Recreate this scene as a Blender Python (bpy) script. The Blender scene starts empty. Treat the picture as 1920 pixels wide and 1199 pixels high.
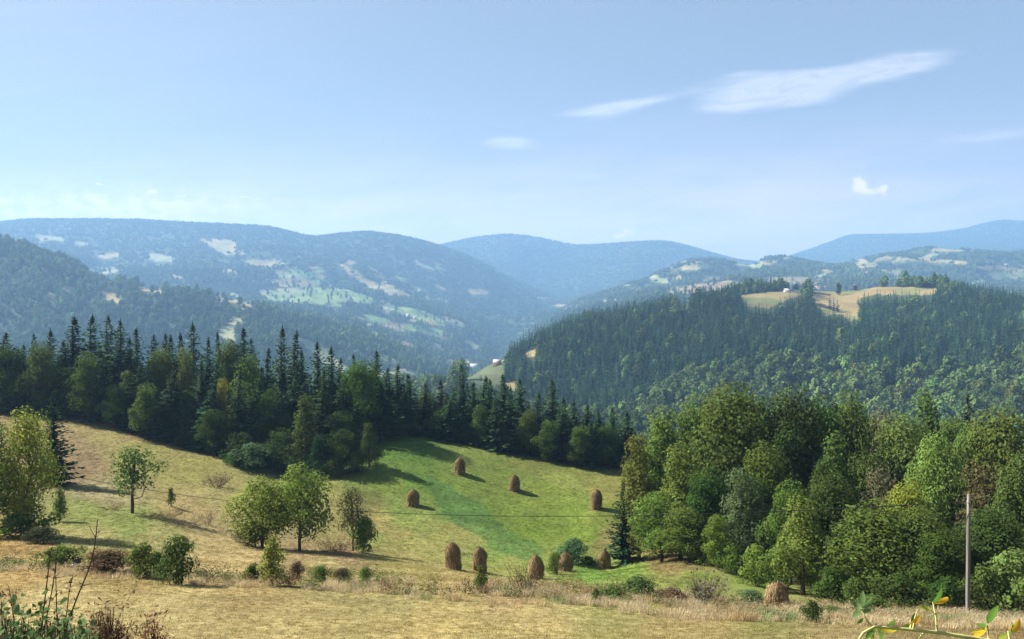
import bpy, math, random
import numpy as np
from mathutils import Vector

# ------------------------------------------------------------------ camera, sky, sun, exposure
SC = bpy.context.scene
COL = SC.collection
F, CX, CY = 1386.0, 960.0, 600.0            # focal length and centre, in pixels of the 1920 px photograph
SUN_AZ, SUN_EL = math.radians(20), math.radians(40)   # azimuth: degrees beyond due left

cd = bpy.data.cameras.new('camera'); cam = bpy.data.objects.new('camera', cd); COL.objects.link(cam)
cd.sensor_width = 36.0; cd.lens = 36.0 * F / 1920.0
cd.clip_start = 0.05; cd.clip_end = 60000
cam.location = (0, 0, 0); cam.rotation_euler = (math.radians(90), 0, 0)
SC.camera = cam

sdir = Vector((-math.cos(SUN_AZ) * math.cos(SUN_EL), math.sin(SUN_AZ) * math.cos(SUN_EL), math.sin(SUN_EL)))
sl = bpy.data.lights.new('sun', 'SUN'); sun = bpy.data.objects.new('sun', sl); COL.objects.link(sun)
sl.energy = 5.0; sl.angle = math.radians(0.5); sl.color = (1.0, 0.95, 0.86)
sun.rotation_euler = sdir.to_track_quat('Z', 'Y').to_euler()
sun.location = sdir * 300

SC.view_settings.view_transform = 'Standard'; SC.view_settings.look = 'None'
SC.view_settings.gamma = 1.0; SC.view_settings.use_curve_mapping = False
SC.view_settings.exposure = 1.74
SC.cycles.max_bounces = 5; SC.cycles.diffuse_bounces = 3; SC.cycles.transmission_bounces = 3
SC.cycles.volume_bounces = 1; SC.cycles.use_denoising = True; SC.cycles.denoising_prefilter = 'NONE'
SC.cycles.caustics_reflective = False; SC.cycles.caustics_refractive = False


class NT:
    """small helper for node trees"""
    def __init__(s, tree): s.t = tree; s.n = tree.nodes; s.l = tree.links
    def add(s, kind, **kw):
        nd = s.n.new(kind)
        for k, v in kw.items():
            if k in nd.bl_rna.properties: setattr(nd, k, v)
            else: nd.inputs[k].default_value = v
        return nd
    def link(s, a, b): s.l.new(a, b)
    def put(s, sock, v):
        if hasattr(v, 'is_output'): s.l.new(v, sock)
        else: sock.default_value = v
    def math(s, op, a, b=0.0, c=None, clamp=False):
        nd = s.n.new('ShaderNodeMath'); nd.operation = op; nd.use_clamp = clamp
        s.put(nd.inputs[0], a); s.put(nd.inputs[1], b)
        if c is not None: s.put(nd.inputs[2], c)
        return nd.outputs[0]
    def mix(s, f, a, b, blend='MIX'):
        nd = s.n.new('ShaderNodeMix'); nd.data_type = 'RGBA'; nd.blend_type = blend
        s.put(nd.inputs[0], f); s.put(nd.inputs[6], a); s.put(nd.inputs[7], b)
        return nd.outputs[2]
    def ramp(s, f, lo, hi, a=0.0, b=1.0):
        nd = s.n.new('ShaderNodeMapRange'); nd.interpolation_type = 'SMOOTHSTEP'
        s.put(nd.inputs[0], f); s.put(nd.inputs[1], lo); s.put(nd.inputs[2], hi); s.put(nd.inputs[3], a); s.put(nd.inputs[4], b)
        return nd.outputs[0]
    def noise(s, vec, scale, detail=4.0, rough=0.55, dist=0.0):
        nd = s.n.new('ShaderNodeTexNoise'); nd.inputs['Scale'].default_value = scale
        nd.inputs['Detail'].default_value = detail; nd.inputs['Roughness'].default_value = rough
        nd.inputs['Distortion'].default_value = dist
        if vec is not None: s.l.new(vec, nd.inputs['Vector'])
        return nd.outputs[0]


def make_world():
    w = bpy.data.worlds.new('World'); SC.world = w; w.use_nodes = True
    t = NT(w.node_tree); t.n.clear()
    out = t.add('ShaderNodeOutputWorld'); bg = t.add('ShaderNodeBackground'); bg.inputs[1].default_value = 0.05
    sky = t.add('ShaderNodeTexSky'); sky.sky_type = 'NISHITA'; sky.sun_disc = False
    sky.sun_elevation = SUN_EL; sky.sun_rotation = math.radians(-90) + SUN_AZ
    sky.altitude = 700; sky.air_density = 1.0; sky.dust_density = 0.6; sky.ozone_density = 1.0
    tc = t.add('ShaderNodeTexCoord'); sp = t.add('ShaderNodeSeparateXYZ'); t.link(tc.outputs['Generated'], sp.inputs[0])
    dy = t.math('MAXIMUM', sp.outputs[1], 0.05)
    u = t.math('DIVIDE', sp.outputs[0], dy); v = t.math('DIVIDE', sp.outputs[2], dy)
    cv = t.add('ShaderNodeCombineXYZ'); t.put(cv.inputs[0], t.math('MULTIPLY', u, 0.42)); t.put(cv.inputs[1], t.math('ADD', t.math('MULTIPLY', v, 2.6), t.math('MULTIPLY', u, -0.25)))
    wisp = t.noise(cv.outputs[0], 9.0, 7, 0.62, 0.5)
    cv2 = t.add('ShaderNodeCombineXYZ'); t.put(cv2.inputs[0], t.math('MULTIPLY', u, 1.0)); t.put(cv2.inputs[1], t.math('MULTIPLY', v, 1.7))
    puff = t.noise(cv2.outputs[0], 44.0, 6, 0.62, 0.3)

    def blob(px, py, rx, ry, ang, strength):
        uu, vv = (px - CX) / F, (CY - py) / F
        a = t.math('SUBTRACT', u, uu); b = t.math('SUBTRACT', v, vv); c, s_ = math.cos(math.radians(ang)), math.sin(math.radians(ang))
        p = t.math('ADD', t.math('MULTIPLY', a, c), t.math('MULTIPLY', b, s_)); q = t.math('SUBTRACT', t.math('MULTIPLY', b, c), t.math('MULTIPLY', a, s_))
        p = t.math('MULTIPLY', p, F / rx); q = t.math('MULTIPLY', q, F / ry)
        r2 = t.math('ADD', t.math('MULTIPLY', p, p), t.math('MULTIPLY', q, q))
        return t.math('MULTIPLY', t.math('POWER', 2.718, t.math('MULTIPLY', r2, -1.0)), strength)

    def total(lst):
        acc = None
        for b in lst:
            x = blob(*b); acc = x if acc is None else t.math('ADD', acc, x)
        return acc
    streaks = total([(1410, 182, 85, 27, 6, 1.9), (1510, 184, 70, 18, 2, 1.5), (1500, 156, 120, 26, 6, 1.6), (1600, 140, 120, 22, 9, 1.5), (1690, 121, 95, 22, 10, 1.3), (1390, 138, 70, 10, 12, .55), (1350, 204, 40, 9, 4, .8),
                     (1130, 208, 70, 13, 7, 1.6), (1215, 190, 75, 10, 10, 1.1), (1300, 165, 30, 7, 10, .35), (955, 269, 66, 15, 0, 2.2), (1860, 258, 120, 13, 6, 1.2), (1120, 332, 80, 9, 6, .9), (1000, 355, 60, 10, 4, 1.0),
                     (550, 122, 40, 3, 0, .25)])
    m1 = t.ramp(t.math('ADD', streaks, t.math('MULTIPLY', t.math('SUBTRACT', wisp, 0.5), 3.2)), 0.25, 1.75, 0.0, 0.68)
    cv3 = t.add('ShaderNodeCombineXYZ'); t.put(cv3.inputs[0], t.math('MULTIPLY', u, 0.8)); t.put(cv3.inputs[1], t.math('ADD', t.math('MULTIPLY', v, 3.4), t.math('MULTIPLY', u, -0.45)))
    m1 = t.math('MULTIPLY', m1, t.ramp(t.noise(cv3.outputs[0], 24.0, 8, 0.7, 0.8), 0.30, 0.60, 0.5, 1.0))
    m1 = t.math('MULTIPLY', m1, t.math('MINIMUM', t.math('MULTIPLY', streaks, 3.0), 1.0))
    puffs = total([(1614, 346, 15, 12, 0, 1.0), (1632, 359, 32, 8, -8, .9), (1657, 353, 10, 8, 0, .9), (1180, 437, 17, 10, 0, .8), (1158, 442, 10, 7, 0, .7),
                   (185, 346, 14, 4, 0, .9), (340, 368, 22, 7, 0, .7), (55, 354, 14, 5, 0, .6), (490, 376, 26, 10, 0, .6), (455, 370, 16, 4, 0, .6), (285, 362, 40, 8, 0, .6), (230, 371, 20, 5, 0, .6)])
    m2 = t.ramp(t.math('ADD', puffs, t.math('MULTIPLY', t.math('SUBTRACT', puff, 0.5), 2.4)), 0.25, 1.0, 0.0, 0.8)
    m2 = t.math('MULTIPLY', m2, t.math('MINIMUM', t.math('MULTIPLY', puffs, 2.5), 1.0))
    bank = t.math('MULTIPLY', t.math('MINIMUM', blob(150, 395, 330, 36, 0, 1.3), 1.0), t.ramp(puff, 0.38, 0.66, 0.1, 0.75)); m2 = t.math('MAXIMUM', m2, bank)
    # thin veils: low bank on the left, a long milky sheet low on the right
    veil = total([(150, 430, 500, 90, 0, .8), (1550, 440, 720, 150, 5, .75), (850, 470, 760, 160, 0, .7), (60, 60, 520, 420, 0, .12)])
    m3 = t.math('MULTIPLY', veil, t.ramp(wisp, 0.2, 0.75, 0.45, 1.0))
    m = t.math('MAXIMUM', t.math('MAXIMUM', m1, m2), t.math('MINIMUM', m3, 0.85))
    m = t.math('MULTIPLY', m, t.ramp(sp.outputs[1], 0.02, 0.2))
    skyc = t.mix(1.0, sky.outputs[0], (0.92, 0.63, 0.46, 1), 'MULTIPLY')
    skyc = t.mix(0.62, skyc, (2.1, 2.72, 3.5, 1))
    m = t.math('MULTIPLY', t.math('MAXIMUM', t.math('MINIMUM', m3, 0.85), m2), t.ramp(sp.outputs[1], 0.02, 0.2))
    col = t.mix(m, skyc, (7.0, 5.4, 4.9, 1))
    col = t.mix(t.math('MULTIPLY', m1, t.ramp(sp.outputs[1], 0.02, 0.2)), col, (6.0, 5.75, 5.95, 1))
    col = t.mix(t.math('MULTIPLY', m2, t.ramp(sp.outputs[1], 0.02, 0.2)), col, (9.6, 7.7, 7.1, 1))
    t.link(col, bg.inputs[0]); t.link(bg.outputs[0], out.inputs[0])
make_world()

# ------------------------------------------------------------------ helpers
rng = np.random.default_rng(7)
random.seed(7)
_tab = np.random.default_rng(3).random((256, 256))
def vnoise(x, y):
    x = np.asarray(x, float); y = np.asarray(y, float)
    xi = np.floor(x).astype(int); yi = np.floor(y).astype(int); fx = x - xi; fy = y - yi
    fx = fx * fx * (3 - 2 * fx); fy = fy * fy * (3 - 2 * fy)
    a = _tab[xi & 255, yi & 255]; b = _tab[(xi + 1) & 255, yi & 255]; c = _tab[xi & 255, (yi + 1) & 255]; d = _tab[(xi + 1) & 255, (yi + 1) & 255]
    return (a * (1 - fx) + b * fx) * (1 - fy) + (c * (1 - fx) + d * fx) * fy
def fbm(x, y, octs=4, gain=0.5):
    s = 0; amp = 1.0; n = 0
    for o in range(octs):
        s = s + amp * (vnoise(x * 2 ** o + 17.3 * o, y * 2 ** o + 9.1 * o) - 0.5); n += amp; amp *= gain
    return s / n * 2
def sstep(x, a, b):
    t = np.clip((np.asarray(x, float) - a) / (b - a), 0, 1); return t * t * (3 - 2 * t)
def unit(v):
    return v / (np.linalg.norm(v, axis=-1, keepdims=True) + 1e-9)
def inpoly(px, py, poly):
    px = np.asarray(px); py = np.asarray(py); ins = np.zeros(px.shape, bool); n = len(poly)
    for i in range(n):
        x1, y1 = poly[i]; x2, y2 = poly[(i + 1) % n]
        if y1 == y2: continue
        c = ((y1 > py) != (y2 > py)) & (px < (x2 - x1) * (py - y1) / (y2 - y1) + x1)
        ins ^= c
    return ins
def srgb(r, g, b, k=1.0):
    f = lambda c: ((c / 255 + .055) / 1.055) ** 2.4 if c > 10 else c / 255 / 12.92
    return np.array([f(r) * k, f(g) * k, f(b) * k])

def mesh_from(name, verts, faces, mat=None, smooth=False):
    """verts (n,3); faces: list of index arrays of equal length per array"""
    me = bpy.data.meshes.new(name); verts = np.asarray(verts, np.float32)
    if isinstance(faces, np.ndarray): faces = [faces]
    faces = [np.asarray(f) for f in faces if len(f)]
    tot = np.concatenate([np.full(len(f), f.shape[1]) for f in faces]); idx = np.concatenate([f.ravel() for f in faces])
    me.vertices.add(len(verts)); me.vertices.foreach_set('co', verts.ravel())
    me.loops.add(len(idx)); me.loops.foreach_set('vertex_index', idx.astype(np.int32))
    me.polygons.add(len(tot)); me.polygons.foreach_set('loop_start', np.concatenate([[0], np.cumsum(tot)[:-1]]).astype(np.int32))
    if smooth: me.polygons.foreach_set('use_smooth', np.ones(len(tot), bool))
    me.update(calc_edges=True); me.validate()
    if mat: me.materials.append(mat)
    return me
def quads_mesh(name, q, mat=None):
    """q (n,4,3) separate quads"""
    q = np.asarray(q); n = len(q)
    return mesh_from(name, q.reshape(-1, 3), np.arange(n * 4).reshape(n, 4), mat)

def leaf_quads(c, nrm, size, aspect=1.5, roll=None):
    """diamond leaves / leaf clumps: centres c, normals nrm, length size"""
    n = len(c); size = np.broadcast_to(size, (n,))
    nrm = unit(nrm); r = unit(rng.normal(size=(n, 3)) if roll is None else roll)
    a = unit(np.cross(nrm, r)); b = np.cross(nrm, a)
    L = a * (size / 2)[:, None]; W = b * (size / 2 / aspect)[:, None]
    sh = rng.uniform(-.35, .25, (n, 1))
    bend = nrm * (size * rng.uniform(-.12, .18, n))[:, None]
    return np.stack([c - L, c + L * sh - W + bend, c + L, c + L * sh + W + bend], 1)

def tube(points, radii, k=6):
    P = np.asarray(points, float); R = np.broadcast_to(radii, (len(P),)); T = np.gradient(P, axis=0); T = unit(T)
    ref = np.where(np.abs(T[:, 2:3]) > .9, np.array([[1., 0, 0]]), np.array([[0, 0, 1.]]))
    a = unit(np.cross(T, ref)); b = np.cross(T, a); an = np.linspace(0, 2 * np.pi, k, endpoint=False)
    V = P[:, None] + (a[:, None] * np.cos(an)[None, :, None] + b[:, None] * np.sin(an)[None, :, None]) * R[:, None, None]
    n = len(P); F_ = []
    for i in range(n - 1):
        for j in range(k):
            F_.append((i * k + j, i * k + (j + 1) % k, (i + 1) * k + (j + 1) % k, (i + 1) * k + j))
    V = V.reshape(-1, 3); V = np.vstack([V, P[-1:]]); tri = [((n - 1) * k + j, (n - 1) * k + (j + 1) % k, n * k) for j in range(k)]
    return V, np.array(F_), np.array(tri)
class Tubes:
    def __init__(s): s.v = []; s.q = []; s.t = []; s.o = 0
    def add(s, pts, radii, k=6):
        V, q, t = tube(pts, radii, k); s.v.append(V); s.q.append(q + s.o); s.t.append(t + s.o); s.o += len(V)
    def mesh(s, name, mat): return mesh_from(name, np.vstack(s.v), [np.vstack(s.q), np.vstack(s.t)], mat, True)

def obj(name, me, parent=None, loc=(0, 0, 0), color=None):
    o = bpy.data.objects.new(name, me); COL.objects.link(o); o.location = loc
    if parent is not None: o.parent = parent
    if color is not None: o.color = (float(color[0]), float(color[1]), float(color[2]), 1)
    return o
def tag(o, label, cat, group=None, kind=None):
    if label: o['label'] = label
    if cat: o['category'] = cat
    if group: o['group'] = group
    if kind: o['kind'] = kind
    return o
def thing(name, label, cat, loc, group=None, rot=0.0, scale=(1, 1, 1)):
    o = bpy.data.objects.new(name, None); COL.objects.link(o); o.empty_display_size = .2
    o.location = loc; o.rotation_euler = (0, 0, rot); o.scale = scale
    return tag(o, label, cat, group)

# ------------------------------------------------------------------ materials
def new_mat(name):
    m = bpy.data.materials.new(name); m.use_nodes = True; t = NT(m.node_tree); t.n.clear()
    return m, t, t.add('ShaderNodeOutputMaterial')
def leaf_mat(name, trans=0.35, instancer=False, var=0.45, gloss=0.0):
    m, t, out = new_mat(name)
    geo = t.add('ShaderNodeNewGeometry'); oi = t.add('ShaderNodeObjectInfo')
    if instancer:
        at = t.add('ShaderNodeAttribute'); at.attribute_type = 'INSTANCER'; at.attribute_name = 'tint'; base = at.outputs['Color']
    else: base = oi.outputs['Color']
    isl = geo.outputs['Random Per Island']
    tc = t.add('ShaderNodeTexCoord')
    nz = t.noise(tc.outputs['Object'], 0.55, 2)
    hs = t.add('ShaderNodeHueSaturation'); t.link(base, hs.inputs['Color'])
    t.put(hs.inputs['Hue'], t.math('ADD', 0.5, t.math('MULTIPLY', t.math('SUBTRACT', isl, 0.5), 0.05)))
    t.put(hs.inputs['Value'], t.math('MULTIPLY', t.math('ADD', 1 - var, t.math('MULTIPLY', isl, 2 * var)), t.ramp(nz, 0.3, 0.7, 0.8, 1.25)))
    d = t.add('ShaderNodeBsdfDiffuse'); tr = t.add('ShaderNodeBsdfTranslucent'); t.link(hs.outputs[0], d.inputs[0])
    hs2 = t.add('ShaderNodeHueSaturation'); t.link(hs.outputs[0], hs2.inputs['Color']); hs2.inputs['Hue'].default_value = 0.495; hs2.inputs['Value'].default_value = 1.35
    t.link(hs2.outputs[0], tr.inputs[0])
    mx = t.add('ShaderNodeMixShader'); mx.inputs[0].default_value = trans; t.link(d.outputs[0], mx.inputs[1]); t.link(tr.outputs[0], mx.inputs[2])
    last = mx
    if gloss:
        g = t.add('ShaderNodeBsdfGlossy'); g.inputs['Roughness'].default_value = 0.45
        m2 = t.add('ShaderNodeMixShader'); m2.inputs[0].default_value = gloss; t.link(mx.outputs[0], m2.inputs[1]); t.link(g.outputs[0], m2.inputs[2]); last = m2
    t.link(last.outputs[0], out.inputs[0])
    return m
def diff_mat(name, col, var=0.35, scale=6.0, stretch=(1, 1, 1), rough=0.9, bump=0.3, use_obj=False, gloss=0.0):
    m, t, out = new_mat(name)
    p = t.add('ShaderNodeBsdfPrincipled'); p.inputs['Roughness'].default_value = rough
    p.inputs['Specular IOR Level'].default_value = gloss
    tc = t.add('ShaderNodeTexCoord'); mp = t.add('ShaderNodeMapping'); mp.inputs['Scale'].default_value = stretch; t.link(tc.outputs['Object'], mp.inputs[0])
    n = t.noise(mp.outputs[0], scale, 5, 0.65)
    if use_obj: base = t.add('ShaderNodeObjectInfo').outputs['Color']
    else: base = (*col, 1)
    k = t.ramp(n, 0.25, 0.75, 1 - var, 1 + var)
    geo = t.add('ShaderNodeNewGeometry')
    k = t.math('MULTIPLY', k, t.math('ADD', 0.8, t.math('MULTIPLY', geo.outputs['Random Per Island'], 0.4)))
    vm = t.add('ShaderNodeVectorMath'); vm.operation = 'SCALE'; t.put(vm.inputs[0], base if use_obj else base[:3]); t.put(vm.inputs['Scale'], k)
    t.link(vm.outputs[0], p.inputs['Base Color'])
    if bump:
        b = t.add('ShaderNodeBump'); b.inputs['Strength'].default_value = bump; b.inputs['Distance'].default_value = 0.05; t.link(n, b.inputs['Height']); t.link(b.outputs[0], p.inputs['Normal'])
    t.link(p.outputs[0], out.inputs[0])
    return m

M_LEAF = leaf_mat('foliage', 0.42, gloss=0, var=.3)
M_NEEDLE = leaf_mat('needles', 0.12, var=0.5, gloss=0)
M_FAR = leaf_mat('far_foliage', 0.12, instancer=True, var=0.16, gloss=0)
M_GRASS = leaf_mat('grass_blades', 0.3, instancer=True, var=0.3, gloss=0.0)
M_BARK = diff_mat('bark', (0.075, 0.058, 0.042), 0.5, 5.0, (1, 1, .25))
M_DRY = leaf_mat('dry_plant', 0.25, var=0.4, gloss=0)
M_STALK = diff_mat('dry_stalk', (0.09, 0.06, 0.04), 0.4, 9)

# ------------------------------------------------------------------ terrain
# cross-valley contour lines: depth Y, then (photo column, photo row) where that line of the ground appears
CURVES = [
    (24, [(0, 1213), (1920, 1222)]),
    (36, [(0, 1122), (480, 1143), (960, 1167), (1440, 1180), (1920, 1192)]),
    (50, [(0, 1070), (240, 1080), (480, 1092), (720, 1100), (960, 1113), (1200, 1129), (1440, 1149), (1680, 1160), (1920, 1164)]),
    (62, [(0, 1035), (240, 1046), (480, 1064), (720, 1077), (960, 1092), (1200, 1108), (1440, 1136), (1680, 1140), (1920, 1138)]),
    (85, [(-200, 975), (0, 980), (240, 984), (480, 1026), (720, 1048), (850, 1068), (960, 1081), (1200, 1070), (1300, 1062), (1440, 1084), (1680, 1100), (1920, 1095)]),
    (105, [(-200, 930), (0, 930), (240, 940), (480, 985), (600, 1000), (720, 1015), (850, 1033), (960, 1045), (1060, 1058), (1130, 1062), (1200, 1048), (1300, 1035), (1440, 1045), (1680, 1050), (1920, 1048)]),
    (130, [(-200, 880), (0, 878), (240, 888), (480, 925), (620, 925), (720, 955), (775, 958), (960, 985), (1060, 990), (1118, 980), (1200, 985), (1440, 990), (1920, 985)]),
    (150, [(-200, 830), (0, 820), (240, 835), (420, 862), (560, 890), (720, 868), (863, 885), (960, 906), (1060, 915), (1170, 915), (1440, 930), (1920, 940)]),
    (168, [(-200, 790), (0, 782), (120, 784), (240, 797), (420, 845), (560, 850), (740, 822), (870, 838), (960, 855), (1060, 870), (1170, 885), (1440, 905), (1920, 920)]),
    (190, [(-200, 775), (0, 772), (240, 785), (480, 818), (720, 815), (870, 832), (960, 846), (1200, 878), (1440, 900), (1920, 910)]),
    (240, [(-200, 790), (240, 800), (480, 830), (720, 850), (960, 880), (1200, 905), (1920, 915)]),
    (420, [(-200, 930), (600, 930), (960, 945), (1920, 930)]),
    (680, [(-200, 950), (700, 950), (900, 850), (1000, 822), (1200, 815), (1440, 808), (1600, 800), (1800, 780), (1920, 770)]),
    (850, [(-200, 850), (700, 850), (770, 745), (880, 720), (960, 735), (1060, 740), (1200, 720), (1330, 708), (1440, 690), (1540, 700), (1640, 672), (1760, 690), (1920, 660)]),
    (1050, [(-200, 780), (700, 780), (800, 760), (880, 715), (920, 690), (960, 676), (1000, 655), (1080, 628), (1200, 625), (1300, 612), (1350, 605), (1440, 622), (1590, 626), (1700, 615), (1920, 605)]),
    (1200, [(-200, 740), (700, 740), (880, 722), (960, 695), (1010, 650), (1080, 614), (1200, 592), (1300, 577), (1350, 572), (1440, 583), (1590, 592), (1700, 576), (1800, 566), (1920, 575)]),
    (1400, [(-200, 715), (700, 725), (880, 730), (960, 720), (1080, 645), (1200, 600), (1300, 575), (1380, 562), (1440, 554), (1520, 544), (1640, 541), (1760, 543), (1820, 562), (1920, 582)]),
    (1600, [(-200, 660), (0, 665), (240, 675), (480, 690), (640, 725), (800, 750), (960, 755), (1080, 690), (1200, 640), (1440, 590), (1560, 575), (1920, 600)]),
    (2200, [(-600, 440), (-200, 445), (0, 462), (60, 472), (110, 490), (200, 532), (300, 546), (400, 564), (480, 578), (560, 596), (640, 622), (760, 660), (860, 704), (960, 722), (1080, 660), (1200, 610), (1440, 580), (1560, 580), (1700, 570), (1920, 575)]),
    (2800, [(-600, 470), (-200, 475), (0, 492), (100, 510), (200, 550), (300, 568), (400, 578), (560, 592), (640, 606), (760, 636), (860, 668), (960, 690), (1040, 640), (1100, 600), (1200, 575), (1300, 556), (1440, 548), (1560, 552), (1700, 545), (1920, 552)]),
    (3600, [(-600, 460), (-200, 462), (0, 475), (200, 512), (300, 525), (400, 528), (560, 542), (700, 562), (860, 612), (960, 642), (1020, 606), (1080, 590), (1200, 556), (1300, 532), (1440, 520), (1560, 522), (1700, 520), (1920, 525)]),
    (4500, [(-600, 440), (-200, 436), (0, 442), (200, 452), (400, 464), (600, 476), (700, 494), (860, 550), (960, 588), (1020, 592), (1100, 565), (1200, 534), (1260, 510), (1320, 498), (1400, 502), (1450, 486), (1560, 494), (1620, 486), (1680, 472), (1740, 465), (1800, 466), (1920, 478), (2400, 480)]),
    (5500, [(-600, 440), (-200, 434), (-100, 436), (0, 424), (70, 416), (150, 414), (250, 416), (330, 420), (400, 424), (500, 430), (590, 447), (640, 442), (690, 437), (730, 441), (760, 446), (830, 466), (900, 494), (960, 530), (1000, 548), (1060, 568), (1110, 562), (1200, 530), (1400, 510), (1500, 512), (1680, 500), (1920, 497)]),
    (6500, [(-600, 470), (0, 450), (690, 472), (850, 492), (960, 520), (1050, 540), (1110, 535), (1200, 510), (1400, 508), (1500, 508), (1680, 485), (1920, 475)]),
    (7500, [(-600, 490), (0, 470), (690, 478), (760, 472), (830, 461), (900, 447), (950, 442), (1010, 449), (1090, 462), (1160, 458), (1240, 453), (1290, 463), (1340, 478), (1390, 490), (1500, 498), (1680, 475), (1920, 462)]),
    (9000, [(-600, 500), (900, 485), (1390, 502), (1440, 496), (1500, 476), (1560, 455), (1600, 444), (1700, 443), (1800, 432), (1850, 421), (1880, 416), (1920, 417), (2100, 425), (2520, 440)]),
    (9900, [(-600, 540), (2520, 540)]),
]
Y0 = 30.0
def nz_amp(Y):
    return np.interp(Y, [-100, 20, 60, 160, 400, 700, 1500, 2100, 3000, 4600, 5200, 5800, 6400, 7200, 7700, 8300, 9000, 9900], [.1, .1, .16, .35, 2, 6, 18, 22, 52, 52, 14, 14, 40, 12, 12, 34, 9, 9])
def nz_wave(Y):
    return np.interp(Y, [-100, 30, 160, 400, 700, 1500, 3000, 6000, 12500], [6, 7, 14, 60, 110, 190, 330, 520, 700])
NT_COL = 620
TT = np.concatenate([np.linspace(-1.25, -.80, 40, endpoint=False), np.linspace(-.80, .80, NT_COL - 80), np.linspace(.80, 1.25, 41)[1:]])
rows = [-28.0, -24, -20, -16, -12, -9, -7, -5.5, -4.2, -3, -2]
y = -1.0
while y < 9900:
    rows.append(y); y += max(0.45, min(0.0062 * y, 60 if y > 6000 else 30))
RR = np.array(rows)
def pchip(xk, yk, x):
    """xk (n), yk (n,m), x (p) -> (p,m) monotone cubic"""
    h = np.diff(xk)[:, None]; d = np.diff(yk, axis=0) / h; n = len(xk); m = np.zeros_like(yk)
    w1 = 2 * h[1:] + h[:-1]; w2 = h[1:] + 2 * h[:-1]
    with np.errstate(divide='ignore', invalid='ignore'):
        hm = (w1 + w2) / (w1 / d[:-1] + w2 / d[1:])
    m[1:-1] = np.where(d[:-1] * d[1:] > 0, np.nan_to_num(hm), 0); m[0] = d[0]; m[-1] = d[-1]
    i = np.clip(np.searchsorted(xk, x) - 1, 0, n - 2); s = ((x - xk[i]) / (xk[i + 1] - xk[i]))[:, None]; H = h[i]
    return (yk[i] * (1 + 2 * s) * (1 - s) ** 2 + m[i] * H * s * (1 - s) ** 2 + yk[i + 1] * s * s * (3 - 2 * s) + m[i + 1] * H * s * s * (s - 1))
def build_height():
    ks = [(-29, -1.5), (-8, -1.6), (1.5, -1.78), (10, -5.3)]
    Yk = [k[0] for k in ks]; Zk = [np.full(len(TT), k[1]) for k in ks]
    for Y, pts in CURVES:
        p = np.array(pts, float); tt = (p[:, 0] - CX) / F * Y / (Y + Y0); zz = (CY - p[:, 1]) / F * Y
        if len(tt) > 3:
            xs = TT; z = pchip(tt, zz[:, None], np.clip(xs, tt[0], tt[-1]))[:, 0]
        else: z = np.interp(TT, tt, zz)
        Yk.append(Y); Zk.append(z)
    H = pchip(np.array(Yk, float), np.array(Zk), RR)
    X = TT[None, :] * (RR[:, None] + Y0); YY = np.repeat(RR[:, None], len(TT), 1)
    wv = nz_wave(RR)[:, None]
    # noise in world space, octave sets faded by depth so the wavelength suits the distance
    N = np.zeros_like(H)
    for wl, lo, hi in ((7, -50, 120), (16, 60, 400), (70, 250, 900), (150, 600, 2400), (300, 1700, 5000), (520, 3000, 13000)):
        w = sstep(YY, lo * .7, lo * 1.2 + 1) * (1 - sstep(YY, hi * .8, hi * 1.25)) if lo > 0 else (1 - sstep(YY, hi * .7, hi * 1.3))
        N += w * fbm(X / wl + wl, YY / wl, 4, .45)
    H = H + N * nz_amp(YY)
    return X, YY, H
GX, GY, GZ = build_height()
def height(x, y):
    x = np.asarray(x, float); y = np.asarray(y, float)
    t = x / (y + Y0); j = np.clip(np.searchsorted(RR, y) - 1, 0, len(RR) - 2); i = np.clip(np.searchsorted(TT, t) - 1, 0, len(TT) - 2)
    fy = np.clip((y - RR[j]) / (RR[j + 1] - RR[j]), 0, 1); fx = np.clip((t - TT[i]) / (TT[i + 1] - TT[i]), 0, 1)
    return (GZ[j, i] * (1 - fx) + GZ[j, i + 1] * fx) * (1 - fy) + (GZ[j + 1, i] * (1 - fx) + GZ[j + 1, i + 1] * fx) * fy
def proj(x, y, z):
    return CX + F * x / y, CY - F * z / y
_ys = np.concatenate([np.arange(14, 260, .25), np.arange(260, 9000, 6.0)])
def ground_at(px, py, ymin=14):
    """first point of the ground seen at a photo position"""
    ys = _ys[_ys >= ymin]; x = (px - CX) / F * ys; g = height(x, ys); ray = (CY - py) / F * ys
    hit = np.nonzero(g >= ray)[0]; k = hit[0] if len(hit) else len(ys) - 1
    return Vector((float(x[k]), float(ys[k]), float(g[k])))
def at(px, Y, dz=0.0):
    x = (px - CX) / F * Y; return Vector((x, Y, float(height(x, Y)) + dz))

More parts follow.
